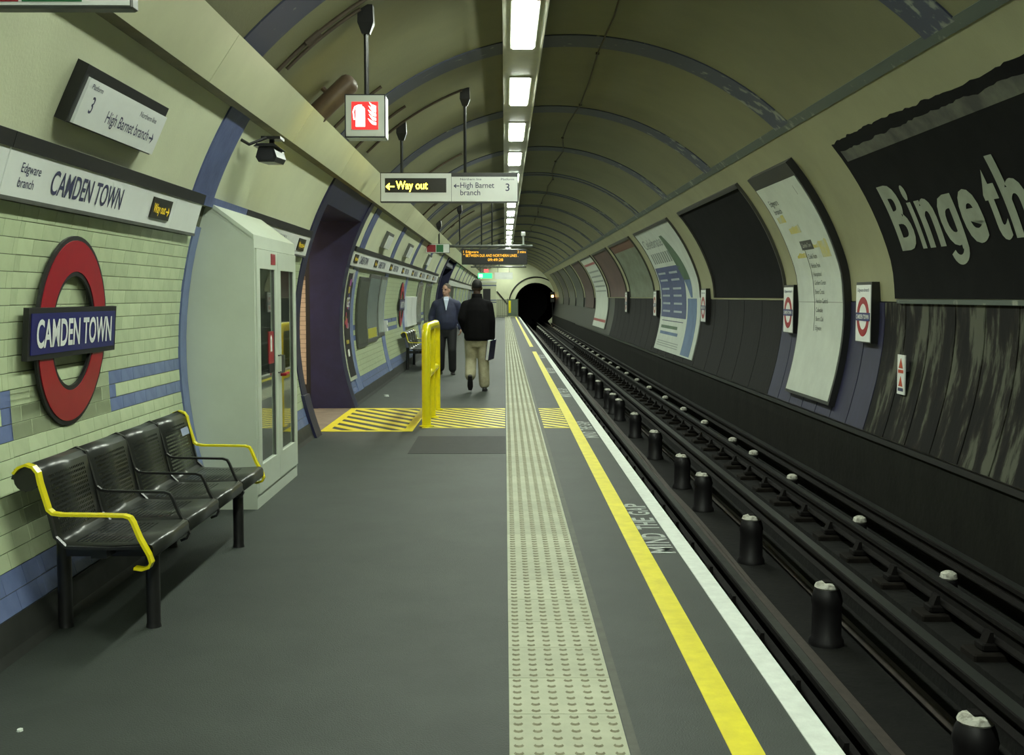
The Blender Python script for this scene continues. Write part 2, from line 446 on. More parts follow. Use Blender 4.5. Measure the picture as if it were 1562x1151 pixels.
# shelf ledge (greenish) under the big poster, and the seams along the wall
lp = rprof(1.475, 1.435, 2, 0.045, 0.0)
struct(tag(MB().prism_y(lp, 4.0, 11.35).build('trim_1', BANDG), 'flaking grey green ledge under the large black poster'))
sp_ = [rw(0.135, 0.028), rw(0.09, 0.028), rw(0.09, 0), rw(0.135, 0)]
struct(tag(MB().prism_y(sp_, Y0, 60).build('trim_2', BLACKP), 'thin dark cable line along the foot of the far wall'))
bp = [rw(z, 0.012) for z in lin_s(3.29, 3.225, 3)] + [rw(z, -0.02) for z in lin_s(3.225, 3.29, 3)]
struct(tag(MB().prism_y(bp, Y0, YE).build('trim_3', BANDG), 'flaking grey green band between ceiling and far wall'))
# ceiling ribs
def rib(y0, y1):
    t0 = aR; t1 = math.acos((-1.80 - CX) / RC)
    pr = [(CX + (RC - .012) * math.cos(t), CZ + (RC - .012) * math.sin(t)) for t in lin_s(t0, t1, 44)]
    pr2 = [(CX + (RC + .01) * math.cos(t), CZ + (RC + .01) * math.sin(t)) for t in lin_s(t1, t0, 44)]
    return MB().prism_y(pr + pr2, y0, y1, sm=True)
n_t = 4
for k, f in enumerate(RINGS):
    if f > 88: break
    parts = [(f - 0.55, f)] if f < 24 else [(f - 0.62, f - 0.40), (f - 0.20, f)]
    for a, b in parts:
        o = rib(a, b).build('trim_%d' % n_t, RIB); n_t += 1
        struct(tag(o, 'dark blue painted rib arching over the ceiling'))

# left wall: three stretches between the passage openings
SEGS = [(Y0, 12.45), (16.0, OPEN2[0]), (OPEN2[1], YE)]
lwalls = []
for i, (a, b) in enumerate(SEGS):
    z = lin_s(2.70, -0.02, 22)
    pr = [lw(q) for q in z] + [lw(q, -0.14) for q in reversed(z)]
    nm = ['wall_left', 'wall_left_middle', 'wall_left_end'][i]
    o = MB().prism_y([lw(q) for q in lin_s(2.86, 2.12, 10)] + [lw(q, -0.14) for q in lin_s(2.12, 2.86, 10)], a, b, sm=True).build(nm, PLASTER)
    struct(tag(o, 'cream plastered curved wall beside the platform, ' + ['nearest stretch', 'stretch beyond the first passage', 'farthest stretch'][i]))
    MB().prism_y([lw(q) for q in lin_s(2.12, -0.02, 14)] + [lw(q, -0.14) for q in lin_s(-0.02, 2.12, 14)], a, b, sm=True).build('tile_backing', GROUT, o)
    # dark coved skirting
    s_ = [lw(0.15, 0.02), (lw(0.15)[0] + 0.05, 0.04), (lw(0.15)[0] + 0.07, 0.0), (lw(0.0)[0] - 0.05, 0.0), lw(0.15, -0.02)]
    q = struct(tag(MB().prism_y(s_, a, b).build('baseboard_left' if i == 0 else ['', 'baseboard_left_middle', 'baseboard_left_end'][i], SKIRT), 'dark coved skirting at the foot of the tiled wall'))
    lwalls.append(o)

# wall tiles
RP, TW, TH = 0.0765, 0.217, 0.008
S0 = 0.0
a_base = lang(0.15)
rows = []                      # (angle centre, height, blue)
s = 0.0
for h in (0.090, 0.090): rows.append((s + h / 2, h, True)); s += h
while True:
    zt = LZ + RL * math.sin(a_base + (s + RP) / RL)
    if zt > 1.945: break
    rows.append((s + RP / 2, RP, False)); s += RP
def zrow(r): return LZ + RL * math.sin(a_base + rows[r][0] / RL)
PAT = min(range(len(rows)), key=lambda r: abs(zrow(r) - 1.07))     # top row of the blue pattern
def tile_row_cells(r, ya, yb, yc, half=0.66):
    """cells (y0, y1, blue) of row r between ya and yb; yc = the roundel that the pattern flanks"""
    cells = []
    if r in (PAT, PAT - 1, PAT - 2) and yc is not None:
        y = yc + half; k = 0
        while y < yb:
            w = TW if not (r == PAT - 1 and k == 0) else TW / 2
            cells.append((y, min(y + w, yb), r != PAT - 1 or k == 0)); y += w; k += 1
        y = yc - half; k = 0
        while y > ya:
            w = TW if not (r == PAT - 1 and k == 0) else TW / 2
            cells.append((max(y - w, ya), y, r != PAT - 1 or k == 0)); y -= w; k += 1
        y = yc - half
        y1 = yc + half
        if r == PAT - 1: cells.append((y, y + TW/2, False)); y += TW/2
        while y < y1 - 0.01:
            cells.append((y, min(y + TW, y1), False)); y += TW
    else:
        off = (r % 2) * TW / 2 + (r * 7 % 3) * 0.012
        k = math.floor((ya - off) / TW)
        while True:
            y = k * TW + off
            if y >= yb: break
            a, b = max(y, ya), min(y + TW, yb)
            if b - a > 0.015: cells.append((a, b, rows[r][2]))
            k += 1
    return cells
_tm = {}
def tile_mesh(w, h, blue):
    key = (round(w, 3), h, blue)
    if key not in _tm:
        g = 0.0018; b = 0.002
        x1, y1, z1 = TH, w / 2 - g, h / 2 - g
        m = MB()
        m.loft([[(0, -y1, -z1), (0, y1, -z1), (0, y1, z1), (0, -y1, z1)],
                [(x1 - b, -y1, -z1), (x1 - b, y1, -z1), (x1 - b, y1, z1), (x1 - b, -y1, z1)],
                [(x1, -y1 + b, -z1 + b), (x1, y1 - b, -z1 + b), (x1, y1 - b, z1 - b), (x1, -y1 + b, z1 - b)]])
        _tm[key] = m.mesh('wall_tile', TILEB if blue else TILE)
    return _tm[key]
def place(r, yc): 
    a = a_base + rows[r][0] / RL
    return a, (LX - RL * math.cos(a), yc, LZ + RL * math.sin(a))
YR1, YR2 = 5.95, 24.9
n_single = 0
for r in range(len(rows)):
    for (a, b, blue) in tile_row_cells(r, 5.27, 8.04, YR1):
        ang, loc = place(r, (a + b) / 2)
        o = link(bpy.data.objects.new('wall_tile', tile_mesh(b - a, rows[r][1], blue)), lwalls[0])
        o.location = loc; o.rotation_euler = (0, ang, 0); n_single += 1
def tile_stuff(parent, ya, yb, yc, name='wall_tiles'):
    m = MB()
    g = 0.0018
    for r in range(len(rows)):
        for (a, b, blue) in tile_row_cells(r, ya, yb, yc):
            ang, loc = place(r, (a + b) / 2)
            c, n = math.cos(ang), math.sin(ang); hh = rows[r][1] / 2 - g; wv = (b - a) / 2 - g
            def P(x, y, z): return (loc[0] + x * c + z * n, loc[1] + y, loc[2] - x * n + z * c)
            m.add([P(TH, -wv, -hh), P(TH, wv, -hh), P(TH, wv, hh), P(TH, -wv, hh), P(0, -wv, -hh), P(0, wv, -hh), P(0, wv, hh), P(0, -wv, hh)],
                  [(0, 1, 2, 3), (0, 4, 5, 1), (1, 5, 6, 2), (2, 6, 7, 3), (3, 7, 4, 0)], 1 if blue else 0)
    o = m.build(name, [TILE, TILEB], parent); o['kind'] = 'stuff'; return o
tile_stuff(lwalls[0], -2.0, 5.27, YR1)
tile_stuff(lwalls[0], 8.3, 12.44, None)
tile_stuff(lwalls[1], 16.0, OPEN2[0], YR2)
tile_stuff(lwalls[2], OPEN2[1], 70, None)

# blue bands on the wall at every rib, over frieze (deep blue) and below it (pale blue)
def band(y0, y1, za, zb, off, m, nm, lab):
    z = lin_s(za, zb, 12)
    o = MB().prism_y([lw(q, off) for q in z] + [lw(q, -0.01) for q in reversed(z)], y0, y1, sm=True).build(nm, m)
    return struct(tag(o, lab))
for f in [RINGS[i] for i in range(len(RINGS))]:
    a, b = f - 0.42, f + 0.12
    if a < 3 or OPEN1[0] - 0.9 < a < OPEN1[1] + 0.2 or OPEN2[0] - .6 < a < OPEN2[1] or b > 86: continue
    band(a, b, 2.76, 2.14, 0.012, PILB, 'trim_%d' % n_t, 'blue painted wall band above the station frieze'); n_t += 1
    band((8.05 if 8 < f < 9 else a), (8.205 if 8 < f < 9 else b), 1.98, 0.15, 0.016, PILL, 'trim_%d' % n_t, 'pale blue band down the tiled wall'); n_t += 1

# boxed cable duct along the top of the left wall, panel by panel
dt = struct(tag(MB().prism_y([(-1.735, 2.76), (-1.572, 2.99), (-1.80, 2.99), (-1.84, 2.76)], Y0, YE).build('trim_%d' % n_t, BLACKP), 'boxed cable duct along the top of the platform wall')); n_t += 1
face = [(-1.71, 2.738), (-1.53, 3.008), (-1.548, 3.020), (-1.730, 2.750)]
sof = [(-1.713, 2.738), (-1.722, 2.756), (-1.86, 2.756), (-1.86, 2.738)]
PW = 2.66
fm = MB().prism_y(face, 0.005, PW - 0.005).mesh('duct_panel', DUCTP)
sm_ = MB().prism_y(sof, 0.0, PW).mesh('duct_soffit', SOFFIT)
k = 0
y = 6.9 - 6 * PW
while y < 87:
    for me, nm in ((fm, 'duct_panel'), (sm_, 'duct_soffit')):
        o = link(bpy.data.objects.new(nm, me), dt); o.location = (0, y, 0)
    y += PW
tp = [(-1.555, 2.995), (-1.54, 3.016), (-1.72, 3.016), (-1.72, 2.995)]
MB().prism_y(tp, Y0, YE).build('duct_lid', BLACKP, dt)

# passage through the wall (navy portal)
def navy_ring(y0, y1, off, back, za=2.76, zb=0.0):
    z = lin_s(za, zb, 16)
    return MB().prism_y([lw(q, off) for q in z] + [lw(q, -back) for q in reversed(z)], y0, y1, sm=True)
po = struct(tag(navy_ring(12.43, 12.72, 0.02, 0.10).build('door_1', NAVY), 'navy blue portal of the side passage'))
MB().prism_y([(lw(q, 0.045)[0], q) for q in lin_s(0.45, 0.0, 4)] + [(lw(0)[0] - .2, 0), (lw(.45)[0] - .2, 0.45)], 12.40, 12.74).build('jamb_plinth', NAVY, po)
MB().prism_y([lw(q, 0.02) for q in lin_s(2.76, 2.50, 8)] + [(-2.55, 2.50), (-2.55, 2.76)], 12.72, 15.70).build('header', NAVY, po)
# far pier, full height, seen face on
z = lin_s(2.76, 0.0, 16)
MB().prism_y([lw(q, 0.03) for q in z] + [(-2.60, 0.0), (-2.60, 2.76)], 15.70, 16.02).build('far_jamb', NAVY, po)
MB().prism_y([(-2.60, 0.0), (-2.60, 2.5), (-2.66, 2.5), (-2.66, 0.0)], 15.72, 16.62).build('corner_strip', BLACKP, po)
ws = struct(tag(MB().box(-7.2, -2.66, 16.62, 16.8, 0, 2.5).build('wall_passage_far', mat('warm_plaster', (0.66, 0.52, 0.34), 0.6)), 'warm lit wall of the side passage'))
m = MB()
for r in range(24):
    zz = 0.26 + r * 0.064
    if zz + .064 > 1.78: break
    x = -2.67 - (r % 2) * 0.075
    while x > -5.4:
        m.box(x - 0.146, x, 16.608, 16.622, zz + .0025, zz + .0615); x -= 0.15
m.build('passage_tiles', PTILE, ws)['kind'] = 'stuff'
MB().box(-7.2, -2.66, 16.612, 16.621, .255, 1.785).build('tile_backing', mat('warm_grout', (.22, .16, .11), .9), ws)
MB().box(-7.2, -2.66, 16.60, 16.62, 0, 0.255).build('plinth', BLACKP, ws)
MB().box(-7.2, -2.66, 16.60, 16.62, 1.785, 1.86).build('dado_band', BLACKP, ws)
struct(tag(MB().box(-7.2, -2.45, 12.45, 12.62, 0, 2.6).build('wall_passage_near', PTILE), 'cream near wall of the side passage'))
struct(tag(MB().box(-7.3, -7.2, 12.45, 16.8, 0, 2.6).build('wall_passage_end', PTILE), 'cream end wall of the side passage'))
struct(tag(MB().box(-7.3, -2.45, 12.45, 16.8, 2.50, 2.6).build('ceiling_passage', mat('warm_ceiling', (0.62, 0.48, 0.30), 0.7)), 'warm lit ceiling of the side passage'))
lampp = thing('ceiling_light', 'warm ceiling light inside the side passage', 'light', (-4.0, 14.6, 2.5))
MB().box(-0.6, 0.6, -0.1, 0.1, -0.06, 0).build('housing', WHITEE, lampp)
MB().box(-0.58, 0.58, -0.08, 0.08, -0.075, -0.06).build('diffuser', emis('warm_lens', (1.0, 0.86, 0.68), 130, (.8, .8, .8)), lampp)
# second passage farther on: navy reveal with a dim recess
p2 = struct(tag(navy_ring(OPEN2[0] - 0.02, OPEN2[0] + 0.3, 0.04, 0.3).build('door_2', NAVY), 'navy portal of the second passage'))
navy_ring(OPEN2[1] - 0.3, OPEN2[1] + 0.02, 0.04, 0.9).build('far_jamb', NAVY, p2)
struct(tag(MB().box(-3.4, -3.3, OPEN2[0], OPEN2[1], 0, 2.7).build('wall_recess', mat('olive_wall', (0.16, 0.14, 0.05), 0.6)), 'dim olive back wall of the second passage'))
struct(MB().box(-3.4, -2.4, OPEN2[0], OPEN2[1], -0.1, 0.0).build('floor_recess', ASPHALT))
struct(MB().box(-3.4, -1.9, OPEN2[0], OPEN2[1], 2.5, 2.66).build('ceiling_recess', NAVY))

# end wall with the running tunnel mouth
TX, TZ, TR = 2.37, 0.93, 1.62
def end_wall():
    m = MB(); n = 28
    inner = [(TX + TR * math.cos(t), TZ + TR * math.sin(t)) for t in lin_s(-0.95, PI + 0.95, n)]
    outer = []
    for x, zz in inner:
        dx, dz = x - TX, zz - TZ
        k = 1
        outer.append((TX + dx * 6.0 / TR, TZ + dz * 6.0 / TR))
    m.loft([[(x, YE - 0.2, zz) for x, zz in inner], [(x, YE - 0.2, zz) for x, zz in outer]], caps=False, closed=False)
    m.loft([[(x, YE - 0.2, zz) for x, zz in inner], [(x, YE + 0.5, zz) for x, zz in inner]], caps=False, closed=False)
    return m
struct(tag(end_wall().build('wall_end', PLASTER), 'cream end wall around the dark tunnel mouth'))
tun = [(TX + 1.7 * math.cos(t), TZ + 1.7 * math.sin(t)) for t in lin_s(-1.0, PI + 1.0, 28)]
struct(tag(MB().sheet_y(tun, [YE - 0.1, 112]).build('wall_tunnel', SOOT), 'black lining of the running tunnel'))
struct(MB().box(-1, 6, 112, 112.2, -2, 5).build('wall_tunnel_end', BLACKP))

# ================================================================ LUMINAIRES
LXC = 0.18
tr = thing('light_trunking', 'continuous cream lighting trunking along the crown of the ceiling', 'trunking', (LXC, 0, 4.0))
pr = [(-0.20, 0.0), (0.20, 0.0), (0.20, 0.105), (-0.20, 0.062)]
MB().prism_y(pr, Y0, 89.5).build('channel', TRUNK, tr)
for s_ in (-1, 1):
    MB().prism_y([(s_*0.20, -0.012), (s_*0.185, -0.012), (s_*0.185, 0.0), (s_*0.20, 0.0)], Y0, 89.5).build('edge_lip', TRUNK, tr)
l0 = None
def lab(y):
    k = round((y - 10.1) / 3.5)
    if k < 0: return 'fluorescent light overhead before the first one in view'
    return 'brightest fluorescent light, nearest in the ceiling row' if k == 0 else 'fluorescent light, %s from the near end of the ceiling row' % ordn(k)
y = 10.1 - 3.5 * 5
while y < 88:
    if l0 is None:
        l0 = thing('ceiling_light', lab(y), 'light', (LXC, y, 4.0), 'fluorescent lights in the ceiling row')
        MB().box(-0.125, 0.125, -0.04, 1.90, -0.016, 0.0).build('housing', TRUNK, l0)
        MB().box(-0.10, 0.10, 0, 1.86, -0.026, -0.016).build('diffuser', LENS, l0)
    else:
        copy_tree(l0, (LXC, y, 4.0), lab(y))
    y += 3.5

# ================================================================ FLOOR MARKINGS
# tactile strip, tile by tile
tt = thing('tactile_strip', 'pale blister paving strip running along the platform', 'paving', (0.013, 0, 0))
def tac_mesh():
    m = MB(); g = 0.0015
    m.loft([[(g, g, 0), (.4-g, g, 0), (.4-g, .4-g, 0), (g, .4-g, 0)], [(g+.001, g+.001, .004), (.4-g-.001, g+.001, .004), (.4-g-.001, .4-g-.001, .004), (g+.001, .4-g-.001, .004)]])
    for i in range(6):
        for j in range(6):
            cx, cy = (i + .5) * .4 / 6, (j + .5) * .4 / 6
            r0 = [(cx + .0175*math.cos(t), cy + .0175*math.sin(t), .004) for t in (2*PI*k/8 for k in range(8))]
            r1 = [(cx + .0115*math.cos(t), cy + .0115*math.sin(t), .0095) for t in (2*PI*k/8 for k in range(8))]
            m.loft([r0, r1], mi=1, caps=False)
            m.add(r1, [tuple(range(8))], 0)
    return m.mesh('tactile_tile', [TACT, TACD])
tm = tac_mesh()
y = 4.125 - 0.4 * 14
while y < 86.0:
    o = link(bpy.data.objects.new('tactile_tile', tm), tt); o.location = (0, y, 0); y += 0.4
def strip(name, label, x0, x1, y0, y1, m, z=0.003, cat='floor marking', group=None):
    return tag(MB().box(x0, x1, y0, y1, 0.0, z).build(name, m), label, cat, group)
strip('platform_edge_line', 'continuous white painted line on the platform edge', 1.02, 1.116, Y0, 86.5, WHITEP, 0.004)
strip('yellow_line', 'long yellow line beside the tactile strip, nearest the camera', 0.745, 0.855, Y0, 32.0, YELL)
strip('yellow_line', 'distant continuation of the yellow line after a gap', 0.745, 0.855, 35.0, 86.3, YELL)
strip('edge_band', 'narrow dark mastic band along the tactile strip', 0.415, 0.447, Y0, 60, mat('mastic', (0.075, 0.078, 0.06), .7, var=.3, scale=12), 0.002)
strip('asphalt_patch', 'dark rectangular asphalt patch in front of the yellow hatching', -0.93, 0.008, 11.15, 12.55, PATCH, 0.002)
for i, yy in enumerate([6.78, 12.4, 17.5, 23.0, 28.6]):
    G_ = thing('mind_the_gap_lettering', None, None, (1.0, yy, 0))
    for wd, xa, ww in (('MIND', 0, .60), ('THE', .70, .42), ('GAP', 1.20, .46)):
        tot = sum({'M': .19, 'I': .075}.get(c, .15) for c in wd)
        for ch in wd:
            m = MB(); cw = ww * {'M': .19, 'I': .075}.get(ch, .15) / tot
            text(m, ch, lambda x, y: (-y, xa + x, 0.0022), 0.138, cw * (.84 if ch != 'I' else .45), bold=0.02); m.build('letter', WHITEF, G_); xa += cw
    tag(G_, ['worn MIND THE GAP lettering nearest the camera', 'MIND THE GAP lettering beside the end of the yellow hatching',
        'third MIND THE GAP lettering along the edge', 'fourth MIND THE GAP lettering along the edge', 'farthest MIND THE GAP lettering'][i], 'lettering', 'MIND THE GAP floor lettering')

# hatched yellow boxes (a border and separate stripes)
def clip_poly(poly, nx, ny, c):
    out = []
    for i in range(len(poly)):
        a, b = poly[i], poly[(i + 1) % len(poly)]
        da, db = a[0]*nx + a[1]*ny - c, b[0]*nx + b[1]*ny - c
        if da >= 0: out.append(a)
        if (da >= 0) != (db >= 0):
            t = da / (da - db); out.append((a[0] + (b[0]-a[0])*t, a[1] + (b[1]-a[1])*t))
    return out
def hatch(label, quad, border, dirv, wid, gap, borders=(0, 1, 2, 3)):
    root = thing('yellow_hatching', label, 'floor marking', (0, 0, 0), 'yellow hatched keep-clear boxes')
    cx = sum(p[0] for p in quad) / 4; cy = sum(p[1] for p in quad) / 4
    inner = list(quad)
    for i in borders:
        a, b = quad[i], quad[(i + 1) % 4]
        dx, dy = b[0]-a[0], b[1]-a[1]; L = math.hypot(dx, dy); nx, ny = -dy/L, dx/L
        if nx*(cx-a[0]) + ny*(cy-a[1]) < 0: nx, ny = -nx, -ny
        c = nx*a[0] + ny*a[1]
        strip_p = clip_poly(list(quad), -nx, -ny, -(c + border))
        if len(strip_p) > 2: MB().prism_z(strip_p, 0.0, 0.0030 + 0.0002*i).build('border', YELL, root)
        inner = clip_poly(inner, nx, ny, c + border)
    L = math.hypot(*dirv); nx, ny = -dirv[1]/L, dirv[0]/L
    ds = [p[0]*nx + p[1]*ny for p in inner]
    d = min(ds)
    while d < max(ds):
        p = clip_poly(clip_poly(inner, nx, ny, d), -nx, -ny, -(d + wid))
        if len(p) > 2: MB().prism_z(p, 0.0, 0.0026).build('stripe', YELL, root)
        d += wid + gap
    return root
hatch('outlined yellow hatched box in front of the side passage', [(-2.07, 13.0), (-1.03, 13.0), (-1.02, 15.72), (-2.07, 15.72)], 0.10, (1.0, -1.45), 0.115, 0.115)
hatch('faint yellow hatched box between barrier and tactile strip', [(-0.95, 13.35), (0.005, 13.35), (0.005, 15.7), (-0.95, 15.7)], 0.04, (1.0, -1.3), 0.085, 0.085, (0, 2))
hatch('yellow hatched box between tactile strip and yellow line', [(0.45, 13.35), (0.74, 13.35), (0.74, 15.7), (0.45, 15.7)], 0.04, (1.0, -1.3), 0.085, 0.085, (0, 2))
for i, (x, yy) in enumerate([(-1.78, 17.6), (-1.98, 10.3), (-1.68, 3.98)]):
    m = MB(); rr = random.Random(i); sz = (.04, .012, .011)[i]
    m.loft([[(x + sz*math.cos(t)*rr.uniform(.6, 1.1), yy + sz*1.2*math.sin(t), zz) for t in (2*PI*k/7 for k in range(7))] for zz in (0, sz*.4, sz*.6)])
    tag(m.build('litter_scrap', WHITEP), ['white paper scrap on the floor by the far tiled wall', 'tiny white scrap on the floor beside the cabinet', 'tiny white scrap low on the platform floor'][i], 'litter')

# ================================================================ TRACK
def rail_prof(x, top, hw=0.036, h=0.15):
    return [(x-hw, top-.006), (x-hw+.006, top), (x+hw-.006, top), (x+hw, top-.006), (x+hw, top-.038), (x+.010, top-.052), (x+.010, top-h+.03), (x+hw+.012, top-h+.012), (x+hw+.012, top-h), (x-hw-.012, top-h), (x-hw-.012, top-h+.012), (x-.010, top-h+.03), (x-.010, top-.052), (x-hw, top-.038)]
for nm, lab, x, top, hw in (('running_rail', 'running rail nearest the platform', 1.70, -0.55, .036), ('running_rail', 'running rail on the far side of the track', 3.16, -0.55, .036),
                            ('conductor_rail', 'centre conductor rail carried on tall insulators', 2.515, -0.52, .045), ('conductor_rail', 'outer conductor rail against the far wall', 3.545, -0.50, .04)):
    r_ = thing(nm, lab, 'rail', (0, 0, 0))
    MB().prism_y(rail_prof(x, top, hw, 0.15 if hw < .04 else .12), Y0, 110).build('rail_body', RUST, r_)
    MB().box(x-hw+.008, x+hw-.008, Y0, 110, top-.002, top+.0008).build('worn_head', STEEL if nm == 'running_rail' else mat('dull_rail', (.05, .055, .05), .5, metal=.7), r_)
# sleepers and rail chairs
chair = MB()
chair.bevbox(-0.13, 0.13, -0.07, 0.07, 0.0, 0.05, 0.01)
chair.prism_y([(-.10, .05), (-.052, .05), (-.052, .12), (-.075, .12)], -.05, .05)
chair.prism_y([(.10, .05), (.052, .05), (.052, .12), (.075, .12)], -.05, .05)
cm = chair.mesh('rail_chair', RUST)
sl = MB().bevbox(-0.20, 0.20, -0.12, 0.12, 0.0, 0.07, 0.012).mesh('sleeper_block', mat('sleeper_timber', (.017, .0145, .012), .9, var=.5, scale=9, spec=.1))
y = 4.6; k = 0
while y < 52:
    for x, lab in ((1.66, 'near'), (3.16, 'far')):
        b = thing('sleeper', 'sooty sleeper block under the %s running rail, %s from the near end' % (lab, ordn(k)), 'sleeper', (0, y, 0), 'sleeper blocks under the %s rail' % lab)
        o = link(bpy.data.objects.new('block', sl), b); o.location = (x, 0, -0.822)
        o = link(bpy.data.objects.new('rail_chair', cm), b); o.location = (1.70 if lab == 'near' else 3.16, 0, -0.751)
    y += 0.92; k += 1
# insulator pots
def pot_parts(root, big):
    if big:
        m = MB(); n = 12
        pr = [(.135, 0), (.135, .03), (.115, .06), (.112, .30), (.12, .34), (.105, .40), (.09, .43)]
        m.lathe(pr, n=n); m.build('pillar', POT, root)
        m = MB(); m.lathe([(.088, .425), (.098, .440), (.085, .465), (.05, .478)], n=12); m.build('cap', CERAM, root)
        MB().bevbox(-.03, .14, -.05, .05, .474, .487, .004).build('clamp', RUST, root)
    else:
        MB().lathe([(.07, 0), (.07, .09), (.055, .10)], n=10).build('pillar', POT, root)
        MB().lathe([(.055, .10), (.07, .115), (.06, .15), (.03, .168)], n=10).build('cap', CERAM, root)
ys = [3.1, 5.93, 8.74, 11.47, 14.3, 16.0, 18.9, 21.8, 24.8, 26.2, 27.5]
while ys[-1] < 84: ys.append(ys[-1] + 2.8)
p0 = None
def ilab(k): return 'tall black insulator pillar with white cap between the rails, %s from the camera' % ordn(k)
def slab_(k): return 'small pale capped insulator beside the far wall, %s from the camera' % ordn(k)
for k, y in enumerate(ys):
    if p0 is None:
        p0 = thing('insulator_pot', ilab(0), 'insulator', (2.44, y, -1.13), 'insulator pots under the centre rail'); pot_parts(p0, True)
    else: copy_tree(p0, (2.44, y, -1.13), ilab(k))
p1 = None
ys = [6.6, 9.0, 11.3, 14.0, 16.2, 17.7, 20.2, 22.6, 25.2, 28]
while ys[-1] < 80: ys.append(ys[-1] + 2.6)
for k, y in enumerate(ys):
    if p1 is None:
        p1 = thing('side_insulator', slab_(0), 'insulator', (3.46, y, -0.80), 'insulators under the outer rail'); pot_parts(p1, False)
    else: copy_tree(p1, (3.46, y, -0.80), slab_(k))
# cables along the platform face
for i, (x, z, r_) in enumerate([(1.16, -0.34, .035), (1.30, -0.55, .03), (2.10, -1.02, .05), (2.20, -1.07, .04), (2.70, -1.08, .04)]):
    c_ = thing('trackside_cable', ['upper cable slung under the platform edge', 'lower cable between platform and rail', 'fat cable lying in the pit', 'thin cable lying in the pit', 'cable lying in the far half of the pit'][i], 'cable', (x, 0, z))
    pts = [(math.sin(q * 0.9 + i) * .012, q, math.sin(q * 1.3 + i) * .008) for q in lin_s(Y0, 88, 60)]
    MB().tube(pts, r_, 6).build('sheath', mat('cable_brown', (.055, .042, .034), .6, var=.4, scale=10), c_)
    if i < 2:
        hk = MB().box(-.14 if i == 0 else -.27, .02, -.03, .03, -.06, -.02).mesh('cable_hanger', RUST)
        y = 3.5
        while y < 40:
            q = link(bpy.data.objects.new('cable_hanger', hk), c_); q.location = (0, y, 0); y += 1.15
# bottom ledge carrying the lower cable is the track bed itself

# ================================================================ STATION NAME FRIEZE (left wall)
FZ0, FZ1, FZ2 = 1.935, 2.13, 2.195
WO = emis('lit_yellow_letters', (0.85, 0.62, 0.02), 0.55, (0.5, 0.4, 0.02))
WBOX = mat('way_out_box', (0.016, 0.015, 0.010), 0.4)
def lmap(z0, y0, off):
    return lambda x, y: (lw(z0 + y, off)[0], y0 + x, lw(z0 + y, off)[1])
def frieze(label, y0, y1, name_y=None, branch_y=None, box_y=None, joint=None, blue=False, group=None):
    fr = thing('name_frieze', label, 'sign', (lw(2.0)[0], y0, FZ0), group)
    ox, oy, oz = fr.location
    def put(m, nm, mt):
        m.v = [(x - ox, y - oy, z - oz) for x, y, z in m.v]; return m.build(nm, mt, fr)
    cuts = [y0] + ([joint] if joint else []) + [y1]
    for a, b in (() if blue else zip(cuts[:-1], cuts[1:])):
        q = lin_s(FZ0, FZ1, 3)
        put(MB().prism_y([lw(t, 0.045) for t in q] + [lw(t, 0.0) for t in reversed(q)], a + .003, b - .003), 'panel', WHITEE)
    q = [FZ1, FZ2]
    put(MB().prism_y([lw(FZ1, 0.052), lw(FZ2, 0.05), lw(FZ2, 0.0), lw(FZ1, 0.0)], y0, y1), 'top_rail', PILB if blue else BLACKP)
    if not blue:
        put(MB().prism_y([lw(FZ0, 0.05), lw(FZ0 - .018, 0.05), lw(FZ0 - .018, 0.0), lw(FZ0, 0.0)], y0, y1), 'bottom_rail', GREYM)
    if name_y is not None:
        m = MB(); text(m, 'CAMDEN TOWN', lmap(FZ0 + .045, name_y, 0.047), 0.105, 0.98, 0.012); put(m, 'lettering', INK)
    if branch_y is not None:
        m = MB(); text(m, 'Edgware', lmap(FZ0 + .108, branch_y, 0.047), 0.040, 0.21, 0.004); put(m, 'branch_lettering', INK)
        m = MB(); text(m, 'branch', lmap(FZ0 + .045, branch_y, 0.047), 0.040, 0.165, 0.004); put(m, 'branch_lettering', INK)
    if box_y is not None:
        bx = put(MB().prism_y([lw(FZ0 + .04, 0.055), lw(FZ1 - .035, 0.055), lw(FZ1 - .035, 0.04), lw(FZ0 + .04, 0.04)], box_y, box_y + .37), 'way_out_box', WBOX)
        m = MB(); text(m, 'Way out', lmap(FZ0 + .075, box_y + .025, 0.057), 0.052, 0.235, 0.01)
        arrow(m, lmap(FZ0 + .068, box_y + .275, 0.057), 0.060)
        put(m, 'way_out_lettering', WO)
    return fr
frieze('white CAMDEN TOWN frieze above the large roundel and near bench', 4.90, 7.96, 5.40, 5.05, 6.90, 7.37)
frieze('white CAMDEN TOWN frieze sign before the near one, at the left edge', 1.4, 4.895, 2.5, 2.1, 3.95)
frieze('white frieze sign partly hidden behind the glazed cabinet', 9.25, 12.38, 10.1, 9.5, 11.75)
frieze('blue topped frieze stub over the cabinet roof', 7.97, 9.24, blue=True)
y = 16.05; i = 0
while y + 2.5 < OPEN2[0]:
    frieze(['white frieze sign just past the navy passage portal', 'second frieze sign past the passage portal', 'third frieze sign past the passage portal', 'fourth frieze sign, above the distant bench',
            'fifth frieze sign past the passage portal', 'sixth frieze sign past the passage portal', 'seventh frieze sign past the passage portal', 'last frieze sign before the second passage'][i],
           y, y + 2.5, y + .75, None, y + .10, group='frieze signs beyond the passage'); y += 2.5; i += 1
frieze('long plain frieze on the farthest stretch of wall', OPEN2[1] + .1, 84)
# dark gap under the nearest frieze is its own shadow

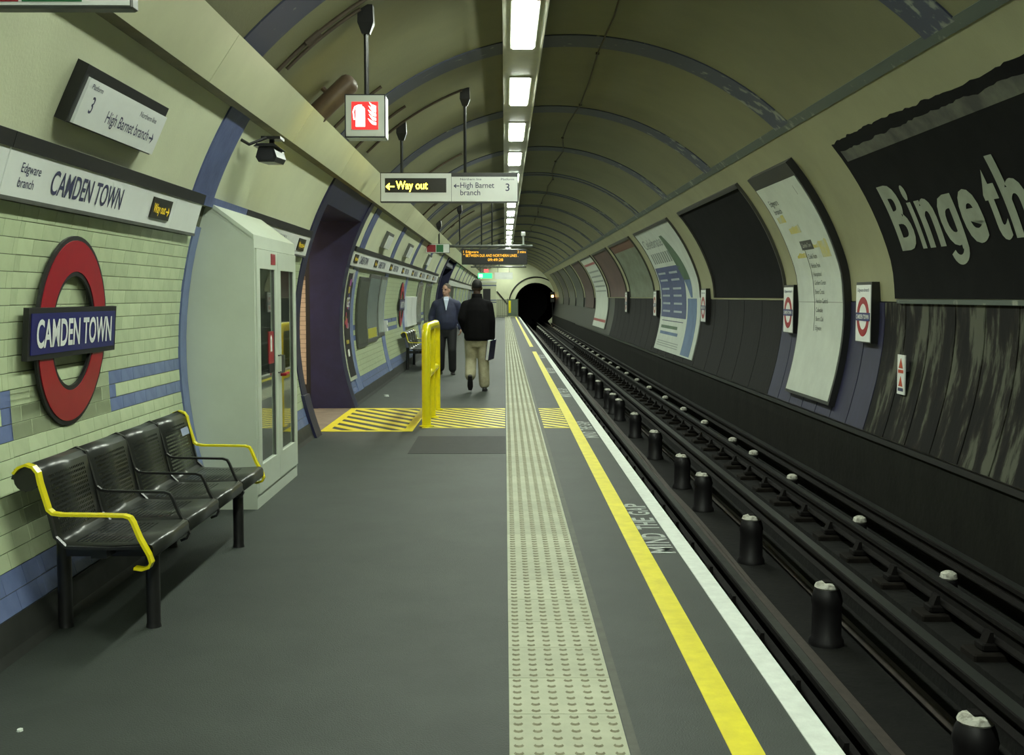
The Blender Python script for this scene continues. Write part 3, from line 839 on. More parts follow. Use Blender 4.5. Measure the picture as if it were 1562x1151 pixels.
# ================================================================ ROUNDELS
def roundel(label, yc):
    zc = 1.33
    R = thing('roundel', label, 'sign', (lw(zc)[0], yc, zc))
    ax = lang(zc); nx, nz = math.cos(ax), -math.sin(ax); ux, uz = math.sin(ax), math.cos(ax)
    def P(y, z, d): return (nx*d + ux*z, y, nz*d + uz*z)
    def ringm(r0, r1, d0, d1):
        m = MB(); n = 56
        rr = [[P(r*math.cos(2*PI*k/n), r*math.sin(2*PI*k/n), d) for k in range(n)] for r, d in ((r0, d0), (r1, d0), (r1, d1), (r0, d1), (r0, d0))]
        return m.loft(rr, caps=False)
    ringm(0.277, 0.478, 0.040, 0.054).build('black_ring', BLACKP, R)
    ringm(0.300, 0.455, 0.050, 0.058).build('red_ring', RED, R)
    def slab(w, h, d0, d1):
        return MB().loft([[P(-w, -h, d), P(w, -h, d), P(w, h, d), P(-w, h, d)] for d in (d0, d1)])
    slab(0.600, 0.122, 0.040, 0.066).build('black_bar', BLACKP, R)
    slab(0.572, 0.096, 0.064, 0.070).build('blue_bar', BLUE, R)
    m = MB(); text(m, 'CAMDEN TOWN', lambda x, y: P(x, y - .062, 0.072), 0.125, 1.03, 0.024, align='c'); m.build('lettering', WHITEE, R)
    return R
roundel('large red and blue CAMDEN TOWN roundel above the near bench', YR1)
roundel('distant roundel seen nearly edge on above the far bench', YR2)

# ================================================================ BENCHES
def bench(label, y0):
    B = thing('bench', label, 'bench', (0, y0, 0))
    prof = [(-2.06 + .058*math.cos(math.radians(a)), .715 + .058*math.sin(math.radians(a))) for a in (260, 225, 190, 155, 120, 90, 60, 30)]
    prof += [(-1.997, .70), (-1.985, .64), (-1.972, .58), (-1.959, .52), (-1.948, .47), (-1.938, .445), (-1.918, .430), (-1.89, .424), (-1.80, .421), (-1.70, .422), (-1.60, .426), (-1.548, .428), (-1.533, .422), (-1.526, .408), (-1.526, .375), (-1.538, .36)]
    L = [0]
    for a, b in zip(prof[:-1], prof[1:]): L.append(L[-1] + math.hypot(b[0]-a[0], b[1]-a[1]))
    SWd = 0.567
    m = MB(); m.sheet_y(prof, [0, SWd])
    me = m.mesh('seat_shell', PERF)
    uv = me.uv_layers.new(name='UVMap')
    n = len(prof)
    for p in me.polygons:
        for li in p.loop_indices:
            vi = me.loops[li].vertex_index
            uv.data[li].uv = (0.0 if vi < n else SWd, L[vi % n])
    for k in range(4):
        o = link(bpy.data.objects.new('seat_shell', me), B); o.location = (0, k * 0.585 + .01, 0)
        md = o.modifiers.new('thickness', 'SOLIDIFY'); md.thickness = 0.004; md.offset = 0
    # arm bars
    arm = [(-2.108, .742), (-2.085, .768), (-2.055, .780), (-2.025, .770), (-2.006, .745), (-1.998, .70), (-1.975, .62), (-1.965, .585), (-1.945, .568), (-1.91, .563), (-1.72, .560), (-1.64, .558), (-1.615, .55), (-1.603, .53), (-1.575, .46), (-1.535, .385), (-1.526, .355), (-1.535, .335), (-1.565, .325), (-1.60, .33)]
    mid = [(-1.999, .70), (-1.98, .625), (-1.968, .59), (-1.945, .571), (-1.91, .565), (-1.72, .562), (-1.64, .560), (-1.615, .552), (-1.603, .532), (-1.575, .462), (-1.535, .387), (-1.524, .36), (-1.535, .337), (-1.565, .325)]
    ya = MB().flatbar(arm, 0.046, 0.012).mesh('arm_bar', YELG)
    ba = MB().flatbar(mid, 0.022, 0.012).mesh('arm_bar', BLACKM)
    rb = MB().flatbar([(-2.118, .715), (-2.105, .756), (-2.06, .777), (-2.018, .756), (-2.0, .70), (-1.972, .58), (-1.945, .462), (-1.90, .418), (-1.72, .412), (-1.56, .418)], 0.024, 0.012).mesh('seat_rib', BLACKM)
    for k in range(5):
        o = link(bpy.data.objects.new('arm_bar', ya if k in (0, 4) else ba), B); o.location = (0, k * 0.585 + (-.012 if k == 0 else (.012 if k == 4 else 0)), 0)
        if k in (0, 4): o['label'] = 'yellow end arm'
        o = link(bpy.data.objects.new('seat_rib', rb), B); o.location = (0, k * 0.585, 0)
    for yy in (-0.002, 2.342):
        m = MB(); m.loft([[(-2.06 + .054*math.cos(t), yy + d, .715 + .054*math.sin(t)) for t in (2*PI*k/16 for k in range(16))] for d in (-.008, .008)]); m.build('roll_end_cap', BLACKM, B)
    for yy in (0.24, 1.95):
        for x in (-1.60, -2.0):
            MB().lathe([(.036, 0), (.034, .012), (.032, .02), (.032, .40 if x > -1.8 else .45)], (x, yy, 0), 12).build('leg', BLACKM, B)
        MB().box(-2.0, -1.57, yy - .025, yy + .025, .33, .385).build('cross_bearer', BLACKM, B)
    MB().box(-1.83, -1.76, 0.1, 2.24, .345, .39).build('beam', BLACKM, B)
    st = MB().add([(-1.996, 2.14, .69), (-1.996, 2.30, .69), (-1.983, 2.30, .645), (-1.983, 2.14, .645)], [(0, 1, 2, 3)])
    st.v = [(x + .006, y, z) for x, y, z in st.v]
    st.build('notice_sticker', mat('pale_blue_sticker', (.34, .40, .55), .4), B)['label'] = 'small pale blue notice'
    return B
b1 = bench('black perforated steel bench with yellow end arms under the near roundel', 5.03)
b2 = copy_tree(b1, (0, 23.9, 0), 'distant black bench with yellow end arms behind the yellow barrier')

# ================================================================ GLAZED CABINET
CY0, CY1, CXF = 8.21, 9.80, -1.745
C_ = thing('glazed_cabinet', 'tall pale cabinet with two glazed doors beside the near bench', 'cabinet', (0, 0, 0))
def side(y0, y1):
    z = lin_s(2.13, 0.0, 16)
    pr = [lw(q, 0.0) for q in z] + [(CXF, 0.0), (CXF, 1.90), (lw(2.13)[0] + .03, 2.13)]
    return MB().prism_y(pr, y0, y1)
side(CY0, CY0 + .03).build('side_panel', DOORW, C_)
side(CY1 - .03, CY1).build('side_panel', DOORW, C_)
MB().prism_y([(CXF, 1.90), (CXF, 1.93), (lw(2.13)[0] + .02, 2.16), (lw(2.13)[0] + .02, 2.13)], CY0 - .005, CY1 + .005).build('sloping_roof', DOORW, C_)
MB().box(-2.08, CXF, CY0 + .03, CY1 - .03, 0.0, 0.10).build('plinth', DOORW, C_)
MB().box(-2.16, -2.13, CY0 + .03, CY1 - .03, 0.10, 1.92).build('back_panel', mat('cabinet_inside', (.10, .12, .10), .7, var=.3, scale=3), C_)
MB().box(CXF - .05, CXF, CY0 + .03, CY1 - .03, 1.84, 1.90).build('head_rail', DOORW, C_)
dw = (CY1 - CY0 - .06) / 2
for k in range(2):
    a = CY0 + .03 + k * dw + .004; b = a + dw - .008; st_ = 0.105
    d = MB().box(CXF - .03, CXF + .012, a, a + st_, .105, 1.835).build('door', DOORW, C_)
    MB().box(CXF - .03, CXF + .012, b - st_, b, .105, 1.835).build('stile', DOORW, d)
    MB().box(CXF - .03, CXF + .012, a + st_, b - st_, .105, .30).build('bottom_rail', DOORW, d)
    MB().box(CXF - .03, CXF + .012, a + st_, b - st_, 1.70, 1.835).build('top_rail', DOORW, d)
    MB().box(CXF - .014, CXF - .006, a + st_, b - st_, .30, 1.70).build('glass_pane', GLASS, d)
    for q in (0, 1):
        yy = a + st_ if q == 0 else b - st_ - .012
        MB().box(CXF - .006, CXF + .004, yy, yy + .012, .30, 1.70).build('glazing_bead', GREYM, d)
    if k == 0:
        MB().box(CXF + .012, CXF + .0155, b - .26, b - .10, 1.735, 1.815).build('fire_sticker', RED, d)['label'] = 'small red sticker above the glass'
        nt = MB().box(CXF - .005, CXF - .001, b - .30, b - .11, 1.0, 1.24).build('fire_notice', RED, d); nt['label'] = 'red fire notice inside the glass'
        m = MB(); m.prism_x([(b - .25, 1.09), (b - .19, 1.09), (b - .19, 1.19), (b - .22, 1.215), (b - .25, 1.19)], CXF - .001, CXF); m.build('white_symbol', WHITEE, d)
        MB().box(CXF - .005, CXF - .001, b - .30, b - .11, .93, 1.0).build('black_label', BLACKP, d)
        MB().tube([(CXF + .012, b - .03, .92), (CXF + .045, b - .03, .92), (CXF + .045, b - .03, 1.05), (CXF + .012, b - .03, 1.05)], .007, 6).build('handle', GREYM, d)
    else:
        MB().tube([(CXF + .012, a + .03, .92), (CXF + .045, a + .03, .92), (CXF + .045, a + .03, 1.05), (CXF + .012, a + .03, 1.05)], .007, 6).build('handle', GREYM, d)
        MB().tube([(CXF + .012, a + .05, .90), (CXF + .045, a + .06, .90), (CXF + .05, a + .16, .905)], .013, 8).build('red_latch', RED, d)['label'] = 'red latch handle'
MB().bevbox(-2.10, -1.92, 8.5, 8.95, .10, .95, .02).build('stored_box', mat('stored_grey', (.16, .18, .16), .6), C_)
MB().bevbox(-2.10, -1.90, 9.1, 9.6, .10, 1.25, .02).build('stored_box', mat('stored_dark', (.06, .07, .06), .6), C_)

# ================================================================ YELLOW BARRIER
bx = -0.905
BA = thing('barrier_rail', 'yellow tubular crowd barrier standing on the hatched floor', 'barrier', (bx, 0, 0))
r_ = 0.052
ring = [(0, 13.5, 0.0), (0, 13.5, 1.02), (0, 13.515, 1.08), (0, 13.56, 1.13), (0, 13.64, 1.145), (0, 15.36, 1.145), (0, 15.44, 1.13), (0, 15.485, 1.08), (0, 15.5, 1.02), (0, 15.5, 0)]
MB().tube(ring, r_, 12).build('bent_frame', YELG, BA)
MB().tube([(0, 14.5, 0), (0, 14.5, 1.13)], 0.046, 12).build('middle_post', YELG, BA)
MB().tube([(0, 13.52, .58), (0, 15.48, .58)], 0.042, 12).build('middle_rail', YELG, BA)
for yy in (13.5, 14.5, 15.5):
    MB().lathe([(.085, 0), (.085, .008), (.056, .012), (.056, .02)], (0, yy, 0.0045), 14).build('foot_flange', YELG, BA)

# ================================================================ HANGING SIGNS
def ceil_z(x): return CZ + math.sqrt(RC*RC - (x - CX)**2)
def arc_conduit(x0, x1, y):
    return [(x, y, ceil_z(x) - .018) for x in lin_s(x0, x1, 10)]
CABB = mat('brown_conduit', (.075, .055, .035), .6, var=.3, scale=9)
def hanger(root, x, y, ztop_of_sign, conduit=True):
    zc = ceil_z(x)
    MB().tube([(x, y, ztop_of_sign), (x, y, zc - .05)], .018, 8).build('hanger_rod', BLACKM, root)
    MB().loft([[(x - .03, y - .03, zc - .20), (x + .03, y - .03, zc - .20), (x + .03, y + .03, zc - .20), (x - .03, y + .03, zc - .20)],
               [(x - .06, y - .05, zc - .12), (x + .06, y - .05, zc - .12), (x + .06, y + .05, zc - .12), (x - .06, y + .05, zc - .12)],
               [(x - .055, y - .05, zc + .01), (x + .055, y - .05, zc + .01), (x + .055, y + .05, zc + .01), (x - .055, y + .05, zc + .01)]]).build('ceiling_mount', BLACKM, root)
    if conduit:
        MB().tube(arc_conduit(x - .03, -1.62, y - .1), .014, 6).build('conduit', CABB, root)
# fire extinguisher box sign
fx, fy = -1.035, 8.87
FS = thing('fire_extinguisher_sign', 'lit square box sign with red fire extinguisher symbol', 'sign', (0, 0, 0))
MB().bevbox(fx - .155, fx + .145, fy, fy + .22, 2.685, 3.0, .006).build('box_body', WHITEE, FS)
MB().loft([[(fx - .157, fy - .004, 2.683), (fx + .147, fy - .004, 2.683), (fx + .147, fy - .004, 3.002), (fx - .157, fy - .004, 3.002)],
           [(fx - .157, fy + .01, 2.683), (fx + .147, fy + .01, 2.683), (fx + .147, fy + .01, 3.002), (fx - .157, fy + .01, 3.002)]]).build('front_rim', BLACKP, FS)
MB().box(fx - .148, fx + .138, fy - .007, fy - .003, 2.692, 2.993).build('front_face', mat('sign_grey', (.40, .42, .36), .45), FS)
q = MB().box(fx - .105, fx + .092, fy - .010, fy - .006, 2.742, 2.945).build('red_panel', emis('lit_red', (1.0, 0.02, 0.02), 1.25, (.5, .02, .02)), FS); q['label'] = 'glowing red symbol panel'
WL = emis('lit_white', (1.0, .93, .85), 2.0, (.8, .8, .8))
def yplate(pts, y0, y1): return MB().loft([[(fx + x, yy, 2.742 + z) for x, z in pts] for yy in (y0, y1)])
yplate([(-.075, .02), (-.005, .02), (-.005, .15), (-.015, .165), (-.028, .172), (-.028, .182), (-.052, .182), (-.052, .172), (-.065, .165), (-.075, .15)], fy - .012, fy - .0095).build('extinguisher_symbol', WL, FS)
MB().tube([(fx - .05, fy - .011, 2.742 + .178), (fx - .08, fy - .011, 2.742 + .165), (fx - .093, fy - .011, 2.742 + .13), (fx - .086, fy - .011, 2.742 + .07)], .006, 6).build('hose_symbol', WL, FS)
for zz, w_ in ((.03, .0), (.062, .006), (.094, .0), (.124, .004), (.15, .008)):
    yplate([(.078, zz), (.078, zz + .022), (.05, zz + .032), (.015 + w_, zz + .052), (.03 + w_, zz + .026), (.05, zz + .006)], fy - .012, fy - .0095).build('flame_symbol', WL, FS)
q = MB().box(fx - .12, fx + .11, fy + .220, fy + .224, 2.72, 2.965).build('rear_panel', emis('lit_yellow_rear', (1.0, .78, .02), 12.0, (.5, .4, .05)), FS); q['label'] = 'lit yellow rear face'
hanger(FS, fx - .005, fy + .1, 3.0)
# hanging direction sign
wy = 14.0
WS = thing('way_out_sign', 'hanging white sign reading Way out and High Barnet branch', 'sign', (0, 0, 0))
x0, x1, zb, zt = -1.47, 0.157, 2.61, 2.958
xm = -0.63
MB().box(x0, x1, wy, wy + .12, zb, zt).build('sign_case', BLACKM, WS)
MB().box(x0 + .008, xm - .002, wy - .004, wy, zb + .012, zt - .008).build('way_out_half', WHITEE, WS)
MB().box(xm + .002, x1 - .006, wy - .004, wy, zb + .012, zt - .048).build('direction_half', WHITEE, WS)
MB().box(x0 + .055, xm - .06, wy - .007, wy - .004, zb + .115, zt - .065).build('dark_window', WBOX, WS)
YL = emis('bright_yellow_letters', (1.0, .84, .06), 7.0, (.6, .5, .05))
m = MB(); fn = lambda X, Z, d=.0085: (lambda x, y: (X + x, wy - d, Z + y))
text(m, 'Way out', fn(x0 + .185, zb + .155), .092, .375, .014); arrow(m, fn(x0 + .062, zb + .148), .092, True)
m.build('way_out_lettering', YL, WS)['label'] = 'glowing yellow Way out lettering'
m = MB(); fn2 = lambda X, Z: fn(X, Z, .0055)
for a_ in (('High Barnet', fn2(xm + .105, zb + .170), .063, .40, .004), ('branch', fn2(xm + .105, zb + .085), .063, .235, .004), 
           ('3', fn2(xm + .64, zb + .135), .085, None, .004), ('Northern line', fn2(xm + .105, zb + .26), .024, .25), ('Platform', fn2(xm + .585, zb + .26), .024, .155)):
    m = MB(); text(m, *a_); m.build('direction_lettering', INK, WS)
m = MB(); arrow(m, fn2(xm + .025, zb + .168), .060, True); m.build('direction_arrow', INK, WS)
hanger(WS, -1.22, wy + .06, zt); hanger(WS, -0.47, wy + .06, zt)
# red and green box signs that hang from the ceiling (one nearest, one far)
GREEN = mat('green_sign', (.03, .17, .06), .4)
RSIGN = mat('dull_red_sign', (.30, .02, .03), .4)
def exit_sign(label, xa, xb, y, zb_, h, rods):
    E = thing('exit_sign', label, 'sign', (0, 0, 0), 'red and green box signs')
    MB().bevbox(xa, xb, y, y + .07, zb_, zb_ + h, .006).build('sign_case', GREYM, E)
    MB().box(xa + .01, xb - .01, y - .003, y, zb_ + .01, zb_ + h - .01).build('white_face', WHITEE, E)
    w = xb - xa; xr = xb - w * .57
    MB().box(xa + .025, xr - .006, y - .005, y - .003, zb_ + .022, zb_ + h - .025).build('red_panel', RSIGN, E)
    MB().box(xr + .006, xb - .025 - (w*.22 if rods else 0), y - .005, y - .003, zb_ + .022, zb_ + h - .025).build('green_panel', GREEN, E)
    for x in rods: hanger(E, x, y + .035, zb_ + h, False)
    return E
es = exit_sign('red and green hanging sign cut off by the top left corner', -2.0, -1.31, 4.22, 2.512, .16, (-1.45, ))
# passenger display and its pipe
dy = 28.0
DP = thing('display_pipe', 'horizontal grey pipe that carries the distant displays', 'pipe', (0, 0, 0))
MB().tube([(-1.75, dy, 2.69), (.66, dy, 2.69)], .035, 8).build('pipe', GREYM, DP)
for x in (-1.07, -.55, -.30): hanger(DP, x, dy, 2.69, x < -1)
TD = thing('train_indicator', 'black dot matrix display with orange text hung from pipe', 'display', (0, 0, 0))
MB().bevbox(-1.02, .535, dy - .1, dy + .1, 2.255, 2.62, .01).build('display_case', BLACKM, TD)
for x in (-.8, .3): MB().box(x - .02, x + .02, dy - .02, dy + .02, 2.61, 2.656).build('bracket', GREYM, TD)
OR = emis('orange_led', (1.0, .50, .02), 1.7, (.3, .15, .02))
m = MB(); f3 = lambda X, Z: (lambda x, y: (X + x, dy - .103, Z + y))
for a_ in (('1', f3(-.98, 2.525), .058, None), ('Edgware', f3(-.92, 2.525), .058, .30), ('2 mins', f3(.30, 2.525), .058, .20), ('*', f3(-.98, 2.45), .058, None),
           ('BETWEEN DLR AND NORTHERN LINES .', f3(-.92, 2.435), .062, 1.24), ('09:49:28', f3(-.40, 2.335), .062, .36)):
    m = MB(); text(m, *a_); m.build('led_text', OR, TD)
es2 = exit_sign('small red and green sign hung left of the train display', -1.86, -1.30, dy - .2, 2.52, .22, (-1.55, ))
PC = thing('white_cctv', 'small white camera on the right end of the display pipe', 'camera', (.44, dy, 2.725))
MB().tube([(0, 0, 0), (0, 0, .22)], .02, 8).build('stem', WHITEE, PC)
MB().bevbox(-.05, .05, -.14, .08, .20, .30, .015).build('camera_body', WHITEE, PC)
MB().lathe([(.06, 0), (.06, .01)], n=12).build('base', WHITEE, PC)
# farther pipe with a green exit sign
gy = 52.0
DP2 = thing('display_pipe', 'farther thin pipe with green exit sign on it', 'pipe', (0, 0, 0))
MB().tube([(-1.5, gy, 2.80), (.95, gy, 2.80)], .035, 8).build('pipe', GREYM, DP2)
for x in (-1.3, -.25): hanger(DP2, x, gy, 2.80, False)
G1 = thing('green_exit_sign', 'lit green exit sign near the platform end', 'sign', (0, 0, 0))
MB().box(-1.18, -.56, gy - .1, gy - .02, 2.30, 2.52).build('sign_case', emis('lit_green', (.02, .75, .20), 2.2, (.02, .3, .1)), G1)
MB().box(-1.14, -.98, gy - .105, gy - .1, 2.34, 2.48).build('running_symbol', emis('lit_mint', (.6, 1, .7), 3, (.5, .5, .5)), G1)
MB().tube([(-1.08, gy - .05, 2.51), (-1.08, gy - .05, 2.77), (-1.08, gy, 2.772)], .02, 6).build('hanger', GREYM, G1)
R1 = thing('red_lamp_sign', 'small lit red sign above the green exit sign', 'sign', (0, 0, 0))
MB().bevbox(-.92, -.72, gy - .09, gy - .01, 2.56, 2.70, .01).build('sign_case', emis('lit_red_far', (1, .12, .12), 1.6, (.4, .02, .02)), R1)
MB().tube([(-.82, gy, 2.69), (-.82, gy, 2.8)], .02, 6).build('hanger', GREYM, R1)
G2 = thing('white_hanging_sign', 'pale hanging sign beside the green exit sign', 'sign', (0, 0, 0))
MB().box(-.45, .35, gy - .08, gy - .02, 2.26, 2.56).build('sign_case', WHITEE, G2)
for x in (-.3, .2): MB().tube([(x, gy - .04, 2.55), (x, gy, 2.8)], .012, 6).build('hanger', GREYM, G2)
PC2 = copy_tree(PC, (.82, gy, 2.835), 'tiny white camera on the farther pipe')

# wall box sign "3 High Barnet branch"
def box_sign(label, y0, y1, letters=True):
    z0, z1, z2 = 2.305, 2.51, 2.555
    B = thing('platform_sign', label, 'sign', (0, y0, 0), 'tilted platform signs on the wall')
    w = y1 - y0; d = 0.055
    MB().prism_y([lw(z0 - .006, d), lw(z2, d), lw(z2, 0), lw(z0 - .005, 0)], 0, w).build('sign_case', BLACKM if letters else GREYM, B)
    MB().prism_y([lw(z0, d + .014), lw(z1, d + .014), lw(z1, d - .01), lw(z0, d - .01)], .05, w - .004).build('white_face', WHITEE, B)
    if letters:
        m = MB(); q = lambda Y, Z: (lambda x, y: (lw(Z + y, d + .0165)[0], Y + x, lw(Z + y, d + .0165)[1]))
        for a_ in (('3', q(.16, z0 + .065), .072, None, .006), ('Platform', q(.10, z0 + .165), .022, .14), ('High Barnet branch', q(.40, z0 + .055), .055, .66, .006),
                   ('Northern line', q(.82, z0 + .15), .026, .27)):
            m = MB(); text(m, *a_); m.build('lettering', INK, B)
        m = MB(); arrow(m, q(1.08, z0 + .05), .062); m.build('direction_arrow', INK, B)
    return B
box_sign('tilted sign reading 3 High Barnet branch above the near frieze', 5.31, 6.55)
for i, yy in enumerate((19.0, 23.3, 29.3)):
    box_sign(['small tilted sign high on the wall past the passage', 'second small tilted sign past the passage', 'third small tilted sign past the passage'][i], yy, yy + .8, False)

# CCTV camera under the duct
CC = thing('cctv_camera', 'black CCTV camera hanging below the cable duct above the cabinet', 'camera', (-1.70, 8.62, 2.52))
m = MB()
hexa = [(-.075, -.02), (-.055, -.055), (.055, -.055), (.075, -.02), (.055, .05), (-.055, .05)]
m.loft([[(x, y, z + .05 * y) for x, z in hexa] for y in (-.16, .20)]); m.build('housing', BLACKM, CC)
m = MB(); m.loft([[(x * .72, y, z * .72 - .008) for x, z in hexa] for y in (-.165, -.155)]); m.build('window', mat('camera_window', (.01, .01, .012), .5), CC)
MB().prism_y([(-.085, .045), (-.06, .065), (.06, .065), (.085, .045)], -.19, .16).build('sun_hood', BLACKM, CC)
MB().tube([(0, .04, .06), (0, .06, .13)], .02, 8).build('stem', BLACKM, CC)
MB().tube([(-.02, -.05, .12), (-.12, -.16, .06), (-.19, -.22, .10)], .012, 6).build('bracket_arm', BLACKM, CC)
MB().box(-.06, .08, -.04, .12, .115, .135).build('bracket_plate', BLACKM, CC)
# projector loudspeaker on the ceiling
SPK = thing('tube_loudspeaker', 'brown tube loudspeaker fixed to the ceiling beside the fire sign', 'loudspeaker', (0, 0, 0))
def arcp(x, d): 
    zc = ceil_z(x); nx, nz = (CX - x) / RC, (CZ - zc) / RC
    return Vector((x + nx * d, 10.15, zc + nz * d))
a, b = arcp(-1.68, .12), arcp(-1.40, .12)
dd = (b - a).normalized()
BRS = mat('brown_enamel', (.115, .080, .058), .5, var=.3, scale=9)
MB().tube([a - dd * .02, a, b, b + dd * .03, b + dd * .055], [.088, .09, .09, .075, .035], 14).build('barrel', BRS, SPK)
MB().tube([arcp(-1.55, .12), arcp(-1.55, -.01)], .022, 8).build('stem', BRS, SPK)
MB().tube([a, a - dd * .05 + Vector((-.02, 0, -.03)), Vector((-1.66, 10.15, 3.02))], .014, 6).build('cable', CABB, SPK)
# conduit pipes across the ceiling on the duct side
for i, (yy, xx) in enumerate([(8.72, -.95), (11.6, -1.2), (13.2, -1.1), (19.4, -.7), (24.0, -.9), (31.5, -.8)]):
    c_ = thing('ceiling_conduit', ['conduit curving down beside the fire sign', 'conduit curving to the duct behind the loudspeaker', 'conduit curving to the duct before the Way out sign', 'conduit with junction boxes past the Way out sign',
               'conduit on the ceiling before the display', 'conduit on the ceiling past the display'][i], 'conduit', (0, 0, 0))
    MB().tube(arc_conduit(xx, -1.66, yy), .016, 6).build('pipe', CABB, c_)
    p = arc_conduit(-1.45, -1.35, yy)
    MB().tube([p[0], p[-1]], .034, 8).build('junction_box', CABB, c_)
# thin cable along the ceiling right of the lights
m = MB(); pts = []
rr = random.Random(3)
y = 9.5
while y < 70:
    x = 1.02 + rr.uniform(-.06, .06); pts.append((x, y, ceil_z(x) - .012)); y += 1.7
cc = thing('ceiling_cable', 'thin dark cable sagging along the ceiling right of the lights', 'cable', (0, 0, 0))
m.tube(pts, .009, 6); m.build('cable_run', CABB, cc)
for p in pts[::2][:14]:
    MB().lathe([(.02, -.012), (.02, .015)], p, 8).build('clip', CABB, cc)

# ================================================================ POSTERS ACROSS THE TRACK
def rpatch(y0, y1, z0, z1, off, th=0.006, n=None, ragged_top=0.0, seed=0):
    """thin curved sheet glued on the right wall"""
    n = n or max(3, int((z1 - z0) / 0.12))
    m = MB(); z = lin_s(z0, z1, n)
    if ragged_top <= 0:
        return m.prism_y([rw(q, off) for q in z] + [rw(q, off - th) for q in reversed(z)], y0, y1, sm=True)
    rr = random.Random(seed); ny = max(6, int((y1 - y0) / 0.07)); yy = lin_s(y0, y1, ny); rings = []
    for v in yy:
        tj = .75 * (tj if v > yy[0] else .5) + .25 * rr.random() * 1.6; t = z1 - min(tj, 1) * ragged_top - rr.random() * .006; zz = lin_s(z0, t, n)
        rings.append([(*((rw(q, off)[0], v, rw(q, off)[1])),) for q in zz] + [(rw(q, off - th)[0], v, rw(q, off - th)[1]) for q in reversed(zz)])
    return m.loft(rings, sm=True)
def rmap(z0, y0, off): return lambda x, y: (rw(z0 + y, off)[0], y0 - x, rw(z0 + y, off)[1])
ZT = 2.98
PB = thing('billboard_poster', 'huge black poster with white Binge th lettering at the right edge', 'poster', (3.8, 8.0, 1.47))
def under(root, m, nm, mt):
    ox, oy, oz = root.location
    m.v = [(x - ox, y - oy, z - oz) for x, y, z in m.v]; return m.build(nm, mt, root)
under(PB, rpatch(5.0, 11.5, 1.48, ZT + .04, .010, .008, ragged_top=.05, seed=1), 'black_sheet', BLACKPO)
under(PB, rpatch(6.0, 11.38, 2.80, 2.93, .014, .003, ragged_top=.04, seed=5), 'torn_paper_strip', mat('torn_grey_paper', (.10, .105, .075), .8, col2=(.035, .035, .03), scale=3))
for wd, ya, ww in (('B', 11.06, .46), ('i', 10.52, .115), ('n', 10.33, .37), ('q', 9.90, .40), ('e', 9.44, .40), ('t', 8.90, .26), ('h', 8.59, .38)):
    m = MB(); fnl = rmap(1.955, ya, .0165)
    text(m, wd, (lambda x, y: fnl(x, max(y, -.06))) if wd == 'q' else fnl, .545, ww, .030, slices=10)
    if wd == 'q':          # the open tail that makes it a single-storey g
        w_ = .105; cx_, cy_, r1_, r0_ = ww - .205, -.03, .205, .10
        ts = lin_s(0, -PI * .86, 12)
        for t0, t1 in zip(ts[:-1], ts[1:]):
            m.add([fnl(cx_ + r * math.cos(t) + (0 if r > .15 else .0), cy_ + r * .78 * math.sin(t)) for r, t in ((r0_, t0), (r1_, t0), (r1_, t1), (r0_, t1))], [(0, 1, 2, 3)])
    under(PB, m, 'lettering', mat('poster_lettering', (.27, .30, .23), .6, col2=(.20, .225, .17), scale=4))
# line diagram panel
LD = thing('line_diagram', 'tall curved white line diagram panel across the track', 'sign', (3.8, 14.0, .29))
under(LD, rpatch(12.96, 15.0, .27, 3.02, .085, .085), 'backing_case', BLACKP)
under(LD, rpatch(13.01, 14.95, .31, 2.88, .090, .006), 'white_face', PAPER)
under(LD, rpatch(13.01, 14.95, 1.435, 1.442, .0915, .002), 'joint_line', mat('joint_grey', (.25, .26, .22), .7))
yel = mat('torn_yellow', (.50, .42, .04), .7, col2=(.40, .44, .36), scale=5)
for k, (a, b, c, d) in enumerate([(14.45, 14.8, 2.45, 2.60), (14.0, 14.5, 2.30, 2.44), (13.15, 13.5, 1.98, 2.24), (14.2, 14.62, 2.0, 2.1), (13.4, 13.75, 2.1, 2.2)]):
    under(LD, rpatch(a, b, c, d, .0925, .002, ragged_top=.08, seed=k), 'peeled_patch', yel)
GI = mat('grey_ink', (.10, .11, .10), .6)
under(LD, rpatch(13.75, 14.28, 2.09, 2.20, .0935, .002), 'highlight_box', mat('charcoal_box', (.045, .048, .045), .6))
for k, nm in enumerate(['Chalk Farm', 'Belsize Park', 'Hampstead', 'Golders Green', 'Brent Cross', 'Hendon Central', 'Colindale', 'Burnt Oak', 'Edgware']):
    m = MB(); text(m, nm, rmap(1.98 - k * .111, 14.12, .0925), .055, None, .004); under(LD, m, 'station_name', GI)
for a_ in (('Edgware', rmap(2.66, 14.75, .0925), .07, .42, .006), ('branch', rmap(2.56, 14.75, .0925), .06, .36, .006), ('1', rmap(2.70, 13.32, .0925), .10, None)):
    m = MB(); text(m, *a_); under(LD, m, 'heading_lettering', GI)
under(LD, rpatch(14.18, 14.195, 1.08, 2.1, .0925, .002), 'route_line', GI)
m = MB(); text(m, 'Camden Town', rmap(2.12, 14.22, .0945), .05, .40, .004); under(LD, m, 'highlighted_name', mat('pale_ink', (.40, .42, .36), .6))

